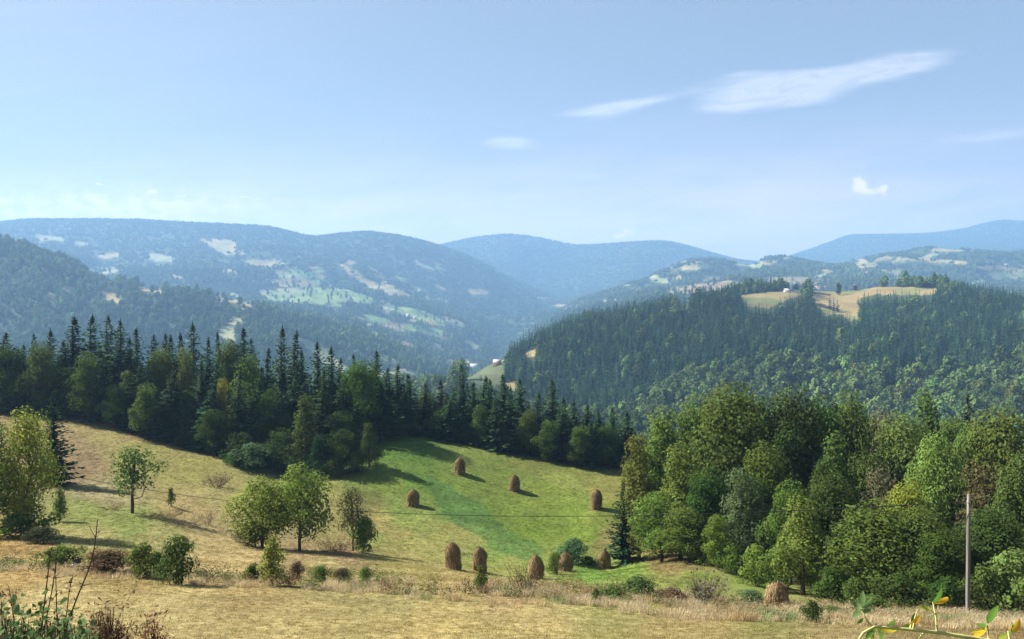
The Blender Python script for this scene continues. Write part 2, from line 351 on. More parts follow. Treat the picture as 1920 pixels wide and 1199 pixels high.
# colour of the soil and sward: samples of what grows where (photo column, row, colour)
K = 0.52
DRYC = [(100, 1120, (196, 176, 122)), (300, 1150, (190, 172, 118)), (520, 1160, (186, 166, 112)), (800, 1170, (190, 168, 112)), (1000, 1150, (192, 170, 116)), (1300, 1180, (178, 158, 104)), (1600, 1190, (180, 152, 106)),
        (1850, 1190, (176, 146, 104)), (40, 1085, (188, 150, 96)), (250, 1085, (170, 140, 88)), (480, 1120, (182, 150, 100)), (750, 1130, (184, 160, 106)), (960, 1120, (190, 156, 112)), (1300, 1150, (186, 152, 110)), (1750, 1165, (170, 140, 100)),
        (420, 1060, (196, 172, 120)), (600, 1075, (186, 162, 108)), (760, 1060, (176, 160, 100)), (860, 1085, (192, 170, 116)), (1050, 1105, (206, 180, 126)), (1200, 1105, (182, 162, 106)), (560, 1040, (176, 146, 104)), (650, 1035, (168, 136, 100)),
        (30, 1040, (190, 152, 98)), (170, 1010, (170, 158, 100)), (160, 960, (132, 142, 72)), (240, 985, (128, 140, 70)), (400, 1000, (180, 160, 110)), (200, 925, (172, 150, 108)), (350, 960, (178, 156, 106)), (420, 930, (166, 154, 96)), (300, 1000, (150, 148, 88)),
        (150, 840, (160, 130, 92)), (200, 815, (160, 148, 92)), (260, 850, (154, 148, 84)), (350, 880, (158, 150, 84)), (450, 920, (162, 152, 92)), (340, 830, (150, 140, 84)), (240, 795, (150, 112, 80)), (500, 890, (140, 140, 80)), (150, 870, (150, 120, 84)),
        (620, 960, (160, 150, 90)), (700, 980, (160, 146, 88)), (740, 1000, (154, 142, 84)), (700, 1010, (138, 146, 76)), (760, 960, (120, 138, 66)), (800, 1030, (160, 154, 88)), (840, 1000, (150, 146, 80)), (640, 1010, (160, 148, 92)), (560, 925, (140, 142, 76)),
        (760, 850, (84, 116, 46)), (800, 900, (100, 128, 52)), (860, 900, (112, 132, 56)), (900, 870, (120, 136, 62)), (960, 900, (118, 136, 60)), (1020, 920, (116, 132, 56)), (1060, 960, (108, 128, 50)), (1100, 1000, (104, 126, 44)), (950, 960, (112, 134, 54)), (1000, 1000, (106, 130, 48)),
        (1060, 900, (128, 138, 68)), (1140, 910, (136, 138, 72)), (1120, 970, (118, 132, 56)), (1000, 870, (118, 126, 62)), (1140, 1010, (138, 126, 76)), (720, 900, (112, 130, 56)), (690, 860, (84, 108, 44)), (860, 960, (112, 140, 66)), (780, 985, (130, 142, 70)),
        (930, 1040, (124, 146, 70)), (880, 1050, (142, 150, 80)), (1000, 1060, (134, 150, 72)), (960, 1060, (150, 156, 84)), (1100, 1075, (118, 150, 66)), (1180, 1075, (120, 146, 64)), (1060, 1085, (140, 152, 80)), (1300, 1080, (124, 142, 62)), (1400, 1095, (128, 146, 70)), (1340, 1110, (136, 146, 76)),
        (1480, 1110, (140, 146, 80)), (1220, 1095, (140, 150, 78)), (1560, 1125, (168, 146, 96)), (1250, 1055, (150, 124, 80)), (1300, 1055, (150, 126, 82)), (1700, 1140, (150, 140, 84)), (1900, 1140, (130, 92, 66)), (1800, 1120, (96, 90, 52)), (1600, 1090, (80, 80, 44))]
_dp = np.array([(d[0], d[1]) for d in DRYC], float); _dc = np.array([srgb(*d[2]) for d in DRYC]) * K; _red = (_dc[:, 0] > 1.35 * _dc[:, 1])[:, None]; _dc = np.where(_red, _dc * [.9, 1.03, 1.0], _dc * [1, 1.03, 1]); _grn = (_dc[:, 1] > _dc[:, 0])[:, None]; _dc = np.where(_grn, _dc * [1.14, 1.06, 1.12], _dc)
STRIP = [(812, 893), (850, 905), (905, 948), (960, 990), (1000, 1018), (1025, 1040), (1012, 1052), (975, 1053), (930, 1030), (880, 1000), (838, 962), (815, 925)]
BANKB = [(200, 783), (260, 797), (330, 818), (300, 822), (230, 805), (195, 795)]
# clearings in the woods: kind, nearest and farthest depth, outline in the photograph
FIELDS = [
    ('D', 700, 1200, [(874, 690), (944, 682), (946, 704), (872, 704)]),
    ('T', 3000, 5600, [(370, 447), (440, 450), (445, 478), (425, 478), (400, 466)]), ('T', 2500, 5600, [(455, 487), (520, 487), (522, 497), (480, 500)]), ('P', 2500, 5600, [(513, 508), (560, 500), (556, 518), (525, 524)]),
    ('G', 2300, 4600, [(500, 548), (600, 540), (640, 541), (700, 560), (696, 572), (640, 566), (600, 572), (560, 568), (500, 562)]), ('P', 2300, 4600, [(478, 545), (560, 541), (560, 552), (500, 556)]), ('B', 2300, 4600, [(500, 525), (560, 520), (600, 532), (590, 540), (520, 538)]),
    ('T', 2300, 4800, [(632, 494), (655, 500), (690, 528), (730, 530), (760, 545), (722, 549), (690, 540), (660, 515)]), ('T', 2300, 4800, [(745, 544), (782, 545), (775, 556), (745, 553)]), ('P', 2300, 4800, [(690, 496), (712, 510), (705, 515), (688, 505)]),
    ('G', 2200, 4600, [(742, 574), (790, 580), (826, 596), (836, 612), (800, 606), (762, 594)]), ('G', 2200, 4600, [(748, 606), (800, 612), (836, 622), (830, 634), (790, 626), (755, 618)]), ('G', 2200, 4600, [(676, 588), (712, 592), (742, 606), (735, 612), (690, 602)]), ('P', 2200, 4600, [(715, 560), (745, 575), (735, 585), (712, 572)]),
    ('T', 1500, 3000, [(182, 546), (224, 550), (222, 572), (200, 562)]), ('T', 1500, 3200, [(193, 521), (214, 524), (208, 540), (198, 540)]), ('T', 1500, 3000, [(256, 535), (298, 539), (310, 548), (270, 546)]), ('T', 1500, 3000, [(110, 534), (142, 540), (136, 547), (114, 543)]),
    ('T', 1500, 3200, [(396, 556), (440, 560), (482, 570), (470, 576), (410, 566)]), ('P', 1400, 2800, [(412, 618), (436, 620), (444, 640), (416, 634)]), ('P', 1400, 2800, [(548, 628), (600, 648), (650, 690), (640, 700), (590, 668)]), ('P', 1400, 2600, [(690, 705), (742, 690), (760, 720), (720, 722)]), ('P', 1400, 2800, [(660, 690), (700, 690), (690, 700), (664, 700)]),
    ('B', 4000, 6000, [(63, 440), (96, 441), (92, 452), (70, 452)]), ('P', 3600, 6000, [(0, 447), (50, 449), (52, 454), (0, 453)]), ('P', 4000, 6000, [(140, 450), (168, 456), (160, 462), (140, 458)]), ('T', 3800, 6200, [(928, 503), (945, 503), (942, 512), (931, 511)]), ('T', 3000, 5000, [(872, 541), (918, 546), (914, 554), (884, 552)]),
    ('P', 2000, 3600, [(878, 634), (902, 650), (894, 657), (868, 642)]), ('P', 2000, 3600, [(800, 640), (836, 652), (830, 660), (798, 650)]), ('T', 2600, 4800, [(1276, 500), (1310, 498), (1312, 507), (1280, 508)]), ('B', 1500, 3800, [(1255, 540), (1330, 528), (1424, 530), (1400, 547), (1300, 550), (1250, 551)]),
    ('P', 3000, 5200, [(1398, 490), (1430, 493), (1425, 506), (1402, 500)]), ('B', 1900, 3400, [(1440, 508), (1550, 510), (1540, 532), (1450, 536), (1420, 526)]), ('T', 3000, 5200, [(1596, 477), (1628, 490), (1632, 505), (1605, 502)]), ('T', 3000, 5200, [(1568, 486), (1620, 481), (1618, 488), (1575, 490)]), ('T', 2500, 4800, [(1640, 506), (1690, 505), (1682, 518), (1656, 512)]),
    ('T', 3000, 5200, [(1660, 486), (1720, 483), (1812, 492), (1816, 498), (1730, 491)]), ('T', 3400, 5600, [(1742, 467), (1826, 464), (1826, 471), (1750, 473)]), ('T', 3000, 5200, [(1826, 501), (1920, 498), (1990, 500), (1920, 507), (1840, 507)]), ('P', 2500, 4800, [(1850, 515), (1920, 505), (1920, 520), (1870, 525)]), ('T', 1700, 3000, [(1100, 495), (1120, 497), (1115, 504), (1100, 503)]),
    ('F', 1050, 1900, [(1518, 541), (1640, 538), (1762, 541), (1752, 553), (1640, 554), (1612, 560), (1612, 600), (1590, 602), (1578, 590), (1545, 594), (1526, 562)]), ('E', 1050, 1900, [(1384, 556), (1450, 548), (1516, 542), (1500, 556), (1470, 566), (1446, 578), (1400, 576)]),
    ('F', 1050, 1900, [(1262, 555), (1296, 552), (1294, 566), (1268, 568)]), ('T', 800, 1300, [(986, 664), (1004, 654), (1008, 652), (1004, 669), (990, 673)]), ('D', 700, 1200, [(868, 704), (940, 706), (944, 720), (905, 722), (872, 718)]), ('T', 700, 1200, [(896, 672), (945, 668), (962, 676), (905, 684)]), ('T', 700, 1150, [(945, 718), (966, 716), (968, 734), (948, 732)]), ('T', 700, 1200, [(800, 720), (840, 712), (850, 720), (810, 728)]),
]
_fr = np.random.default_rng(31)
for _n, (_x0, _x1, _y0, _y1, _Y0, _Y1, _ks) in ((64, (470, 860, 492, 650, 2250, 5200, 'TGPGPB')), (46, (1110, 1960, 462, 530, 2000, 5600, 'TPTB')), (26, (-20, 470, 445, 650, 1500, 5600, 'TPT')), (16, (640, 900, 600, 720, 1500, 3400, 'PT')), (10, (1000, 1260, 505, 580, 2300, 5600, 'TP'))):
    for _i in range(_n):
        _cx, _cy = _fr.uniform(_x0, _x1), _fr.uniform(_y0, _y1); _w = _fr.uniform(4, 20) * (1.0 if _fr.random() < .75 else 1.7); _h = _w * _fr.uniform(.12, .34); _sl = _fr.normal(.22 if _cx < 1000 else -.05, .15)
        _p = [(_cx + math.cos(a) * _w * q, _cy + math.sin(a) * _h * q + math.cos(a) * _w * q * _sl) for a, q in zip(np.linspace(0, 2 * np.pi, 9)[:-1] + _fr.normal(0, .15, 8), _fr.uniform(.65, 1.15, 8))]
        FIELDS.append((_ks[_fr.integers(len(_ks))], _Y0, _Y1, _p))
FCOL = {'T': srgb(200, 180, 126) * .44, 'G': srgb(150, 172, 104) * .5, 'P': srgb(190, 190, 144) * .40, 'B': srgb(176, 154, 116) * .40, 'F': srgb(190, 168, 116) * .46, 'E': srgb(176, 160, 110) * .40, 'D': srgb(140, 148, 104) * .31}
def field_code(px, py, Y, wob=True):
    code = np.full(np.shape(px), -1)
    if wob:
        px = px + 5 * fbm(px / 16, py / 9, 2); py = py + 2.5 * fbm(px / 14 + 50, py / 10, 2)
    for k, (kind, y1, y2, poly) in enumerate(FIELDS):
        p = np.array(poly); c = (px > p[:, 0].min()) & (px < p[:, 0].max()) & (py > p[:, 1].min()) & (py < p[:, 1].max()) & (Y > y1) & (Y < y2)
        if c.any():
            ii = np.nonzero(c.ravel())[0]; ok = inpoly(px.ravel()[ii], py.ravel()[ii], poly); code.ravel()[ii[ok]] = k
    return code
def near_colour(X, Y, Z):
    px, py = proj(X, np.maximum(Y, 10), Z); px = np.clip(px, -150, 2050); py = np.clip(py, 780, 1200)
    # the outlines of the patches wander
    px = px + 26 * fbm(X / 6, Y / 9, 4); py = py + 9 * fbm(X / 5 + 40, Y / 8, 4)
    out = np.zeros(X.shape + (3,)); sh = X.shape
    P = np.stack([px.ravel(), py.ravel()], 1); C = np.zeros((len(P), 3))
    for s in range(0, len(P), 20000):
        d2 = ((P[s:s + 20000, None, 0] - _dp[None, :, 0]) / 1.7) ** 2 + (P[s:s + 20000, None, 1] - _dp[None, :, 1]) ** 2
        w = 1 / (d2 + 60) ** 2; C[s:s + 20000] = (w @ _dc) / w.sum(1, keepdims=True)
    C = C.reshape(sh + (3,))
    st = inpoly(px, py, STRIP); C[st] = C[st] * .42 + srgb(86, 130, 66) * K * .62 * (0.85 + .5 * fbm(X[st] / 2.5, Y[st] / 2.5, 3))[:, None]
    bb = inpoly(px, py, BANKB); C[bb] = C[bb] * .4 + srgb(150, 108, 76) * K * .6
    return C
def ground_colour(X, Y, Z):
    C = np.zeros(X.shape + (3,))
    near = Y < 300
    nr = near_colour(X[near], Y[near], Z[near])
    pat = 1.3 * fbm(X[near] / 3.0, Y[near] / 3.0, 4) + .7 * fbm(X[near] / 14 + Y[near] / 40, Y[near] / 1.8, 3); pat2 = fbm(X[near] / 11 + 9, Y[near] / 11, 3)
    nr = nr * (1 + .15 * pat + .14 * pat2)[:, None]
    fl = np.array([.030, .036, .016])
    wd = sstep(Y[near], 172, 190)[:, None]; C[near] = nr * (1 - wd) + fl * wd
    far = ~near
    px, py = proj(X[far], Y[far], Z[far]); code = field_code(px, py, Y[far])
    cf = np.tile(np.array([.040, .060, .028]), (far.sum(), 1)) * (1 + .3 * fbm(X[far] / 60, Y[far] / 60, 3))[:, None]
    for k, fd in enumerate(FIELDS):
        m = code == k
        if m.any():
            v = (1 + .35 * fbm(X[far][m] / 40 + k, Y[far][m] / 90, 3))[:, None]; cf[m] = FCOL[fd[0]] * v * (np.array([1, 1, 1]) + sstep(fbm(X[far][m] / 70 + 5, Y[far][m] / 60, 3), .0, .35)[:, None] * np.array([-.32, -.12, -.25]))
    C[far] = cf
    return np.clip(C, .004, .8)

def make_ground():
    nr, nc = GX.shape
    V = np.stack([GX, GY, GZ], -1).reshape(-1, 3)
    i = np.arange(nr * nc).reshape(nr, nc); q = np.stack([i[:-1, :-1], i[:-1, 1:], i[1:, 1:], i[1:, :-1]], -1).reshape(-1, 4)
    m, t, out = new_mat('hill_ground')
    at_ = t.add('ShaderNodeAttribute'); at_.attribute_name = 'sward'; p = t.add('ShaderNodeBsdfPrincipled'); p.inputs['Roughness'].default_value = .95; p.inputs['Specular IOR Level'].default_value = .1
    geo = t.add('ShaderNodeNewGeometry')
    n1 = t.noise(geo.outputs['Position'], 2.2, 6, .7); n2 = t.noise(geo.outputs['Position'], 0.35, 4, .6)
    k = t.math('MULTIPLY', t.ramp(n1, .25, .75, .62, 1.38), t.ramp(n2, .3, .7, .85, 1.15))
    vm = t.add('ShaderNodeVectorMath'); vm.operation = 'SCALE'; t.link(at_.outputs['Color'], vm.inputs[0]); t.put(vm.inputs['Scale'], k)
    t.link(vm.outputs[0], p.inputs['Base Color'])
    b = t.add('ShaderNodeBump'); b.inputs['Strength'].default_value = .7; b.inputs['Distance'].default_value = .25; t.link(n1, b.inputs['Height']); t.link(b.outputs[0], p.inputs['Normal'])
    t.link(p.outputs[0], out.inputs[0])
    me = mesh_from('ground', V, q, m, True)
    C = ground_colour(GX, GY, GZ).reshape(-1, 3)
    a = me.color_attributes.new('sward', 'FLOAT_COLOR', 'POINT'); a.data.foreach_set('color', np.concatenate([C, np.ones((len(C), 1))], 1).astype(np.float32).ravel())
    o = obj('ground', me); o['kind'] = 'structure'
make_ground()

# ------------------------------------------------------------------ haze: one closed box of even, pale blue air
def make_haze():
    x, y1, y2, z1, z2 = 13500, -40, 9990, float(GZ.min()) - 1.5, float(GZ.max()) + 60
    V = [(-x, y1, z1), (x, y1, z1), (x, y2, z1), (-x, y2, z1), (-x, y1, z2), (x, y1, z2), (x, y2, z2), (-x, y2, z2)]
    Fc = np.array([(3, 2, 1, 0), (4, 5, 6, 7), (0, 1, 5, 4), (1, 2, 6, 5), (2, 3, 7, 6), (3, 0, 4, 7)])
    m, t, out = new_mat('haze_air'); p = t.add('ShaderNodeVolumePrincipled')
    p.inputs['Color'].default_value = HAZE_COL; p.inputs['Density'].default_value = HAZE_D; p.inputs['Anisotropy'].default_value = 0.15
    t.link(p.outputs[0], out.inputs['Volume'])
    o = obj('haze', mesh_from('haze', V, Fc, m)); o['kind'] = 'stuff'
HAZE_D = 1.27e-4; HAZE_COL = (0.32, 0.56, 0.92, 1)
make_haze()

# ------------------------------------------------------------------ stuff made of scattered copies
def scatter_stuff(name, label, protos, P, rot, scl, idx, tint):
    """one object: points that carry copies of a few small meshes"""
    pc = bpy.data.collections.new(name + '_kinds')
    for k, me in enumerate(protos):
        pc.objects.link(bpy.data.objects.new('%s_kind_%02d' % (name, k), me))
    me = bpy.data.meshes.new(name); n = len(P)
    me.vertices.add(n); me.vertices.foreach_set('co', np.asarray(P, np.float32).ravel())
    a = me.attributes.new('rot', 'FLOAT_VECTOR', 'POINT'); a.data.foreach_set('vector', np.asarray(rot, np.float32).ravel())
    a = me.attributes.new('scl', 'FLOAT_VECTOR', 'POINT'); a.data.foreach_set('vector', np.asarray(scl, np.float32).ravel())
    a = me.attributes.new('idx', 'INT', 'POINT'); a.data.foreach_set('value', np.asarray(idx, np.int32))
    a = me.attributes.new('tint', 'FLOAT_COLOR', 'POINT'); a.data.foreach_set('color', np.concatenate([tint, np.ones((n, 1))], 1).astype(np.float32).ravel())
    o = obj(name, me); tag(o, label, None, kind='stuff')
    g = bpy.data.node_groups.new(name, 'GeometryNodeTree')
    g.interface.new_socket('Geometry', in_out='INPUT', socket_type='NodeSocketGeometry'); g.interface.new_socket('Geometry', in_out='OUTPUT', socket_type='NodeSocketGeometry')
    gi = g.nodes.new('NodeGroupInput'); go = g.nodes.new('NodeGroupOutput'); iop = g.nodes.new('GeometryNodeInstanceOnPoints'); ci = g.nodes.new('GeometryNodeCollectionInfo')
    ci.inputs['Collection'].default_value = pc; ci.inputs['Separate Children'].default_value = True; ci.inputs['Reset Children'].default_value = True
    def na(nm, ty):
        nd = g.nodes.new('GeometryNodeInputNamedAttribute'); nd.data_type = ty; nd.inputs[0].default_value = nm; return nd.outputs[0]
    g.links.new(gi.outputs[0], iop.inputs['Points']); g.links.new(ci.outputs[0], iop.inputs['Instance']); iop.inputs['Pick Instance'].default_value = True
    g.links.new(na('idx', 'INT'), iop.inputs['Instance Index']); g.links.new(na('scl', 'FLOAT_VECTOR'), iop.inputs['Scale'])
    e2r = g.nodes.new('FunctionNodeEulerToRotation'); g.links.new(na('rot', 'FLOAT_VECTOR'), e2r.inputs[0]); g.links.new(e2r.outputs[0], iop.inputs['Rotation'])
    g.links.new(iop.outputs[0], go.inputs[0])
    o.modifiers.new('copies', 'NODES').node_group = g
    return o

# ------------------------------------------------------------------ tree shapes (unit sizes in metres)
def spruce_quads(H, R, step, per, seg, size, seed, ragged=.3, base=.06):
    r = np.random.default_rng(seed); Q = []
    z = H * base; lean = r.normal(0, .01, 2)
    asym = r.uniform(0, 2 * np.pi); side = r.uniform(.0, .25)
    while z < H * .985:
        f = z / H; L0 = R * 1.05 * (1 - f) ** .76 * (1.0 if f > .18 else .72 + 1.5 * f)
        nb = per if f < .7 else max(3, per - 2)
        a0 = r.uniform(0, 2 * np.pi)
        for b in range(nb):
            if r.random() < .12: continue
            a = a0 + 2 * np.pi * b / nb + r.normal(0, .25); L = max(.14 + .3 * (1 - f), L0 * r.uniform(1 - ragged * 1.6, 1 + ragged * .6) * (1 + side * math.cos(a - asym)))
            zz = z + r.normal(0, step * .3); dro = .38 - .55 * f + r.normal(0, .08)
            n = max(1, int(round(seg * (L / R) + .4)))
            for s in range(n):
                u = (s + .55) / n; rad = L * u; zd = zz - dro * rad + .22 * rad * u
                c = np.array([math.cos(a) * rad, math.sin(a) * rad, zd])
                for kk in range(2 if size < 1.0 else 1):
                    cc = c + r.normal(0, .10 * size, 3)
                    d = np.array([math.cos(a), math.sin(a), -dro + .35 * u]) + r.normal(0, .28, 3); d /= np.linalg.norm(d)
                    sd = np.cross(d, [0, 0, 1]) + r.normal(0, .3, 3); sd /= np.linalg.norm(sd)
                    ln = size * r.uniform(.8, 1.3) * (1.2 - .8 * f); wd = ln * r.uniform(.28, .42)
                    hang = np.array([0, 0, -.22 * ln])
                    Q.append([cc - d * ln * .5, cc - sd * wd + hang, cc + d * ln * .5 + hang * .4, cc + sd * wd + hang])
        z += step * r.uniform(.75, 1.25) * (1 - .35 * f)
    for k in range(5):
        h = H * (.93 + .016 * k); w = .05 * size + (H - h) * .16; a = r.uniform(0, 3.14)
        Q.append([[0, 0, h - .03 * H], [math.cos(a) * w, math.sin(a) * w, h], [0, 0, h + .03 * H], [-math.cos(a) * w, -math.sin(a) * w, h]])
    Q = np.array(Q); Q[..., 0] += lean[0] * Q[..., 2]; Q[..., 1] += lean[1] * Q[..., 2]
    return Q
def lobes_for(H, W, shape, seed):
    """(centres, radii xyz) of the crown's masses"""
    r = np.random.default_rng(seed); C = []; S = []
    n = dict(round=16, tall=18, cone=16, sparse=9, bush=9, wide=13, lolly=11)[shape]
    z0 = dict(round=.10, tall=.05, cone=.06, sparse=.16, bush=.0, wide=.12, lolly=.28)[shape] * H
    for k in range(n):
        f = (k + r.random()) / n
        z = z0 + (H - z0) * (.08 + .80 * f)
        if shape == 'cone': prof = (1 - f) ** .75 * .95 + .08
        elif shape == 'tall': prof = (math.sin(math.pi * min(1, f * .86 + .16)) ** .6)
        else: prof = (math.sin(math.pi * min(.98, f * .80 + .14)) ** .7)
        a = k * 2.4 + r.normal(0, .5); rad = W / 2 * prof * r.uniform(.38, .80)
        s = W / 2 * (.24 + .24 * prof) * r.uniform(.65, 1.3)
        if shape in ('tall', 'cone'): s *= .9
        C.append([math.cos(a) * rad, math.sin(a) * rad, z]); S.append([s, s, s * r.uniform(.75, 1.1) * (1.15 if shape in ('tall', 'cone') else .85)])
    C.append([0, 0, z0 + (H - z0) * .45]); S.append([W * .24, W * .24, (H - z0) * .36])
    C.append([r.normal(0, .03) * W, r.normal(0, .03) * W, H - W * (.14 if shape == 'cone' else .21)]); S.append([W * (.15 if shape == 'cone' else .25)] * 2 + [W * (.17 if shape == 'cone' else .22)])
    return np.array(C), np.array(S)
def crown_quads(H, W, shape, size, dens, seed, inner=.25, gap=.0):
    global rng
    keep = rng; rng = np.random.default_rng(seed + 999); r = rng
    C, S = lobes_for(H, W, shape, seed); out = []; mid = np.array([0, 0, H * .5])
    for c, s in zip(C, S):
        n = int(dens * 4 * np.pi * (s.prod()) ** (2 / 3) / (size * size * .34))
        d = unit(r.normal(size=(n, 3))); lump = fbm(d[:, 0] * 1.7 + c[0], d[:, 1] * 1.7 + d[:, 2] * 1.3 + c[2], 3)
        rad = np.where(r.random(n) < inner, r.uniform(.35, .9, n), 1 + .46 * lump + r.normal(0, .08, n))
        keepm = (lump > -.75 + gap) & (r.random(n) < .5 + .5 * sstep(d[:, 2], -.9, .1))
        p = c + d * s * rad[:, None]; nn = unit(d * .9 + unit(p - mid) * .35 + r.normal(0, .45, (n, 3)) + np.array([0, 0, .12]))
        p = p[keepm]; nn = nn[keepm]
        ok = p[:, 2] > H * .015; p = p[ok]; nn = nn[ok]
        out.append(leaf_quads(p, nn, size * r.uniform(.6, 1.35, len(p)), 1.35))
    rng = keep
    return np.concatenate(out)
def trunk_mesh(name, H, W, shape, seed, rad=None, forks=5, mat=None):
    r = np.random.default_rng(seed + 55); C, S = lobes_for(H, W, shape, seed); tb = Tubes(); rad = rad or H * .017
    top = H * .72; pts = [[0, 0, -.6]]
    for k in range(1, 7): pts.append([r.normal(0, .012) * H * k / 4, r.normal(0, .012) * H * k / 4, top * k / 6])
    tb.add(pts, np.linspace(rad * 1.25, rad * .35, 7), 7); pts = np.array(pts)
    for c in C[r.permutation(len(C))[:forks + 4]]:
        z = min(c[2] * r.uniform(.45, .75), top * .9); k = z / top * 6; b = np.array([np.interp(z, pts[:, 2], pts[:, 0]), np.interp(z, pts[:, 2], pts[:, 1]), z])
        m = (b + c) / 2 + r.normal(0, .02 * H, 3); e = c + (c - b) * .3
        tb.add([b, m, c, e], [rad * .5, rad * .36, rad * .22, rad * .06], 5)
    return tb.mesh(name, mat or M_BARK)
def spruce_trunk(name, H): 
    tb = Tubes(); tb.add([[0, 0, -.8], [0, 0, H * .3], [.03, 0, H * .7], [0, .02, H * .97]], [H * .016, H * .012, H * .006, H * .0012], 7); return tb.mesh(name, M_BARK)

# far-off woods: low, coarse trees
def forest_protos():
    sp = []; bl = []
    for k in range(4): sp.append(quads_mesh('far_spruce', spruce_quads(20, 3.3 + .3 * (k % 2), 1.35, 6, 2, 2.3, 40 + k, .3, .03), M_FAR))
    for k in range(4): bl.append(quads_mesh('far_broadleaf', crown_quads(16, 10.5, ('round', 'tall', 'wide', 'round')[k], 2.0, .62, 60 + k, .1), M_FAR))
    return sp, bl
FSP, FBL = forest_protos()
def clump_proto(seed):
    """a stand of several trees, for ridges kilometres away"""
    r = np.random.default_rng(seed); Q = []
    for k in range(7):
        if r.random() < .45: q = spruce_quads(19, 3.6, 3.2, 4, 1, 5.0, seed * 10 + k, .3, .1)
        else: q = crown_quads(15, 11, 'round', 4.6, .5, seed * 10 + k, .05)
        a = r.uniform(0, 6.28); d = 0 if k == 0 else r.uniform(8, 17); s = r.uniform(.75, 1.15)
        Q.append(q * s + np.array([math.cos(a) * d, math.sin(a) * d, -1.5]))
    return quads_mesh('far_stand', np.concatenate(Q), M_FAR)
FCL = [clump_proto(80 + k) for k in range(5)]

# what the ground hides: highest sight line of everything nearer, per photo column
PXG = np.arange(-420, 2341, 12.0); YG = np.concatenate([np.arange(60, 700, 8.0), np.arange(700, 2600, 14.0), np.arange(2600, 12500, 40.0)])
_gx = (PXG[None, :] - CX) / F * YG[:, None]; _sl = height(_gx, np.repeat(YG[:, None], len(PXG), 1)) / YG[:, None]
_hz = np.maximum.accumulate(_sl, axis=0)
def visible(x, y, z, top, slack):
    px = CX + F * x / y; i = np.clip(np.round((px - PXG[0]) / 12).astype(int), 0, len(PXG) - 1); j = np.clip(np.searchsorted(YG, y) - 2, 0, len(YG) - 1)
    return (z + top) / y > _hz[j, i] - slack
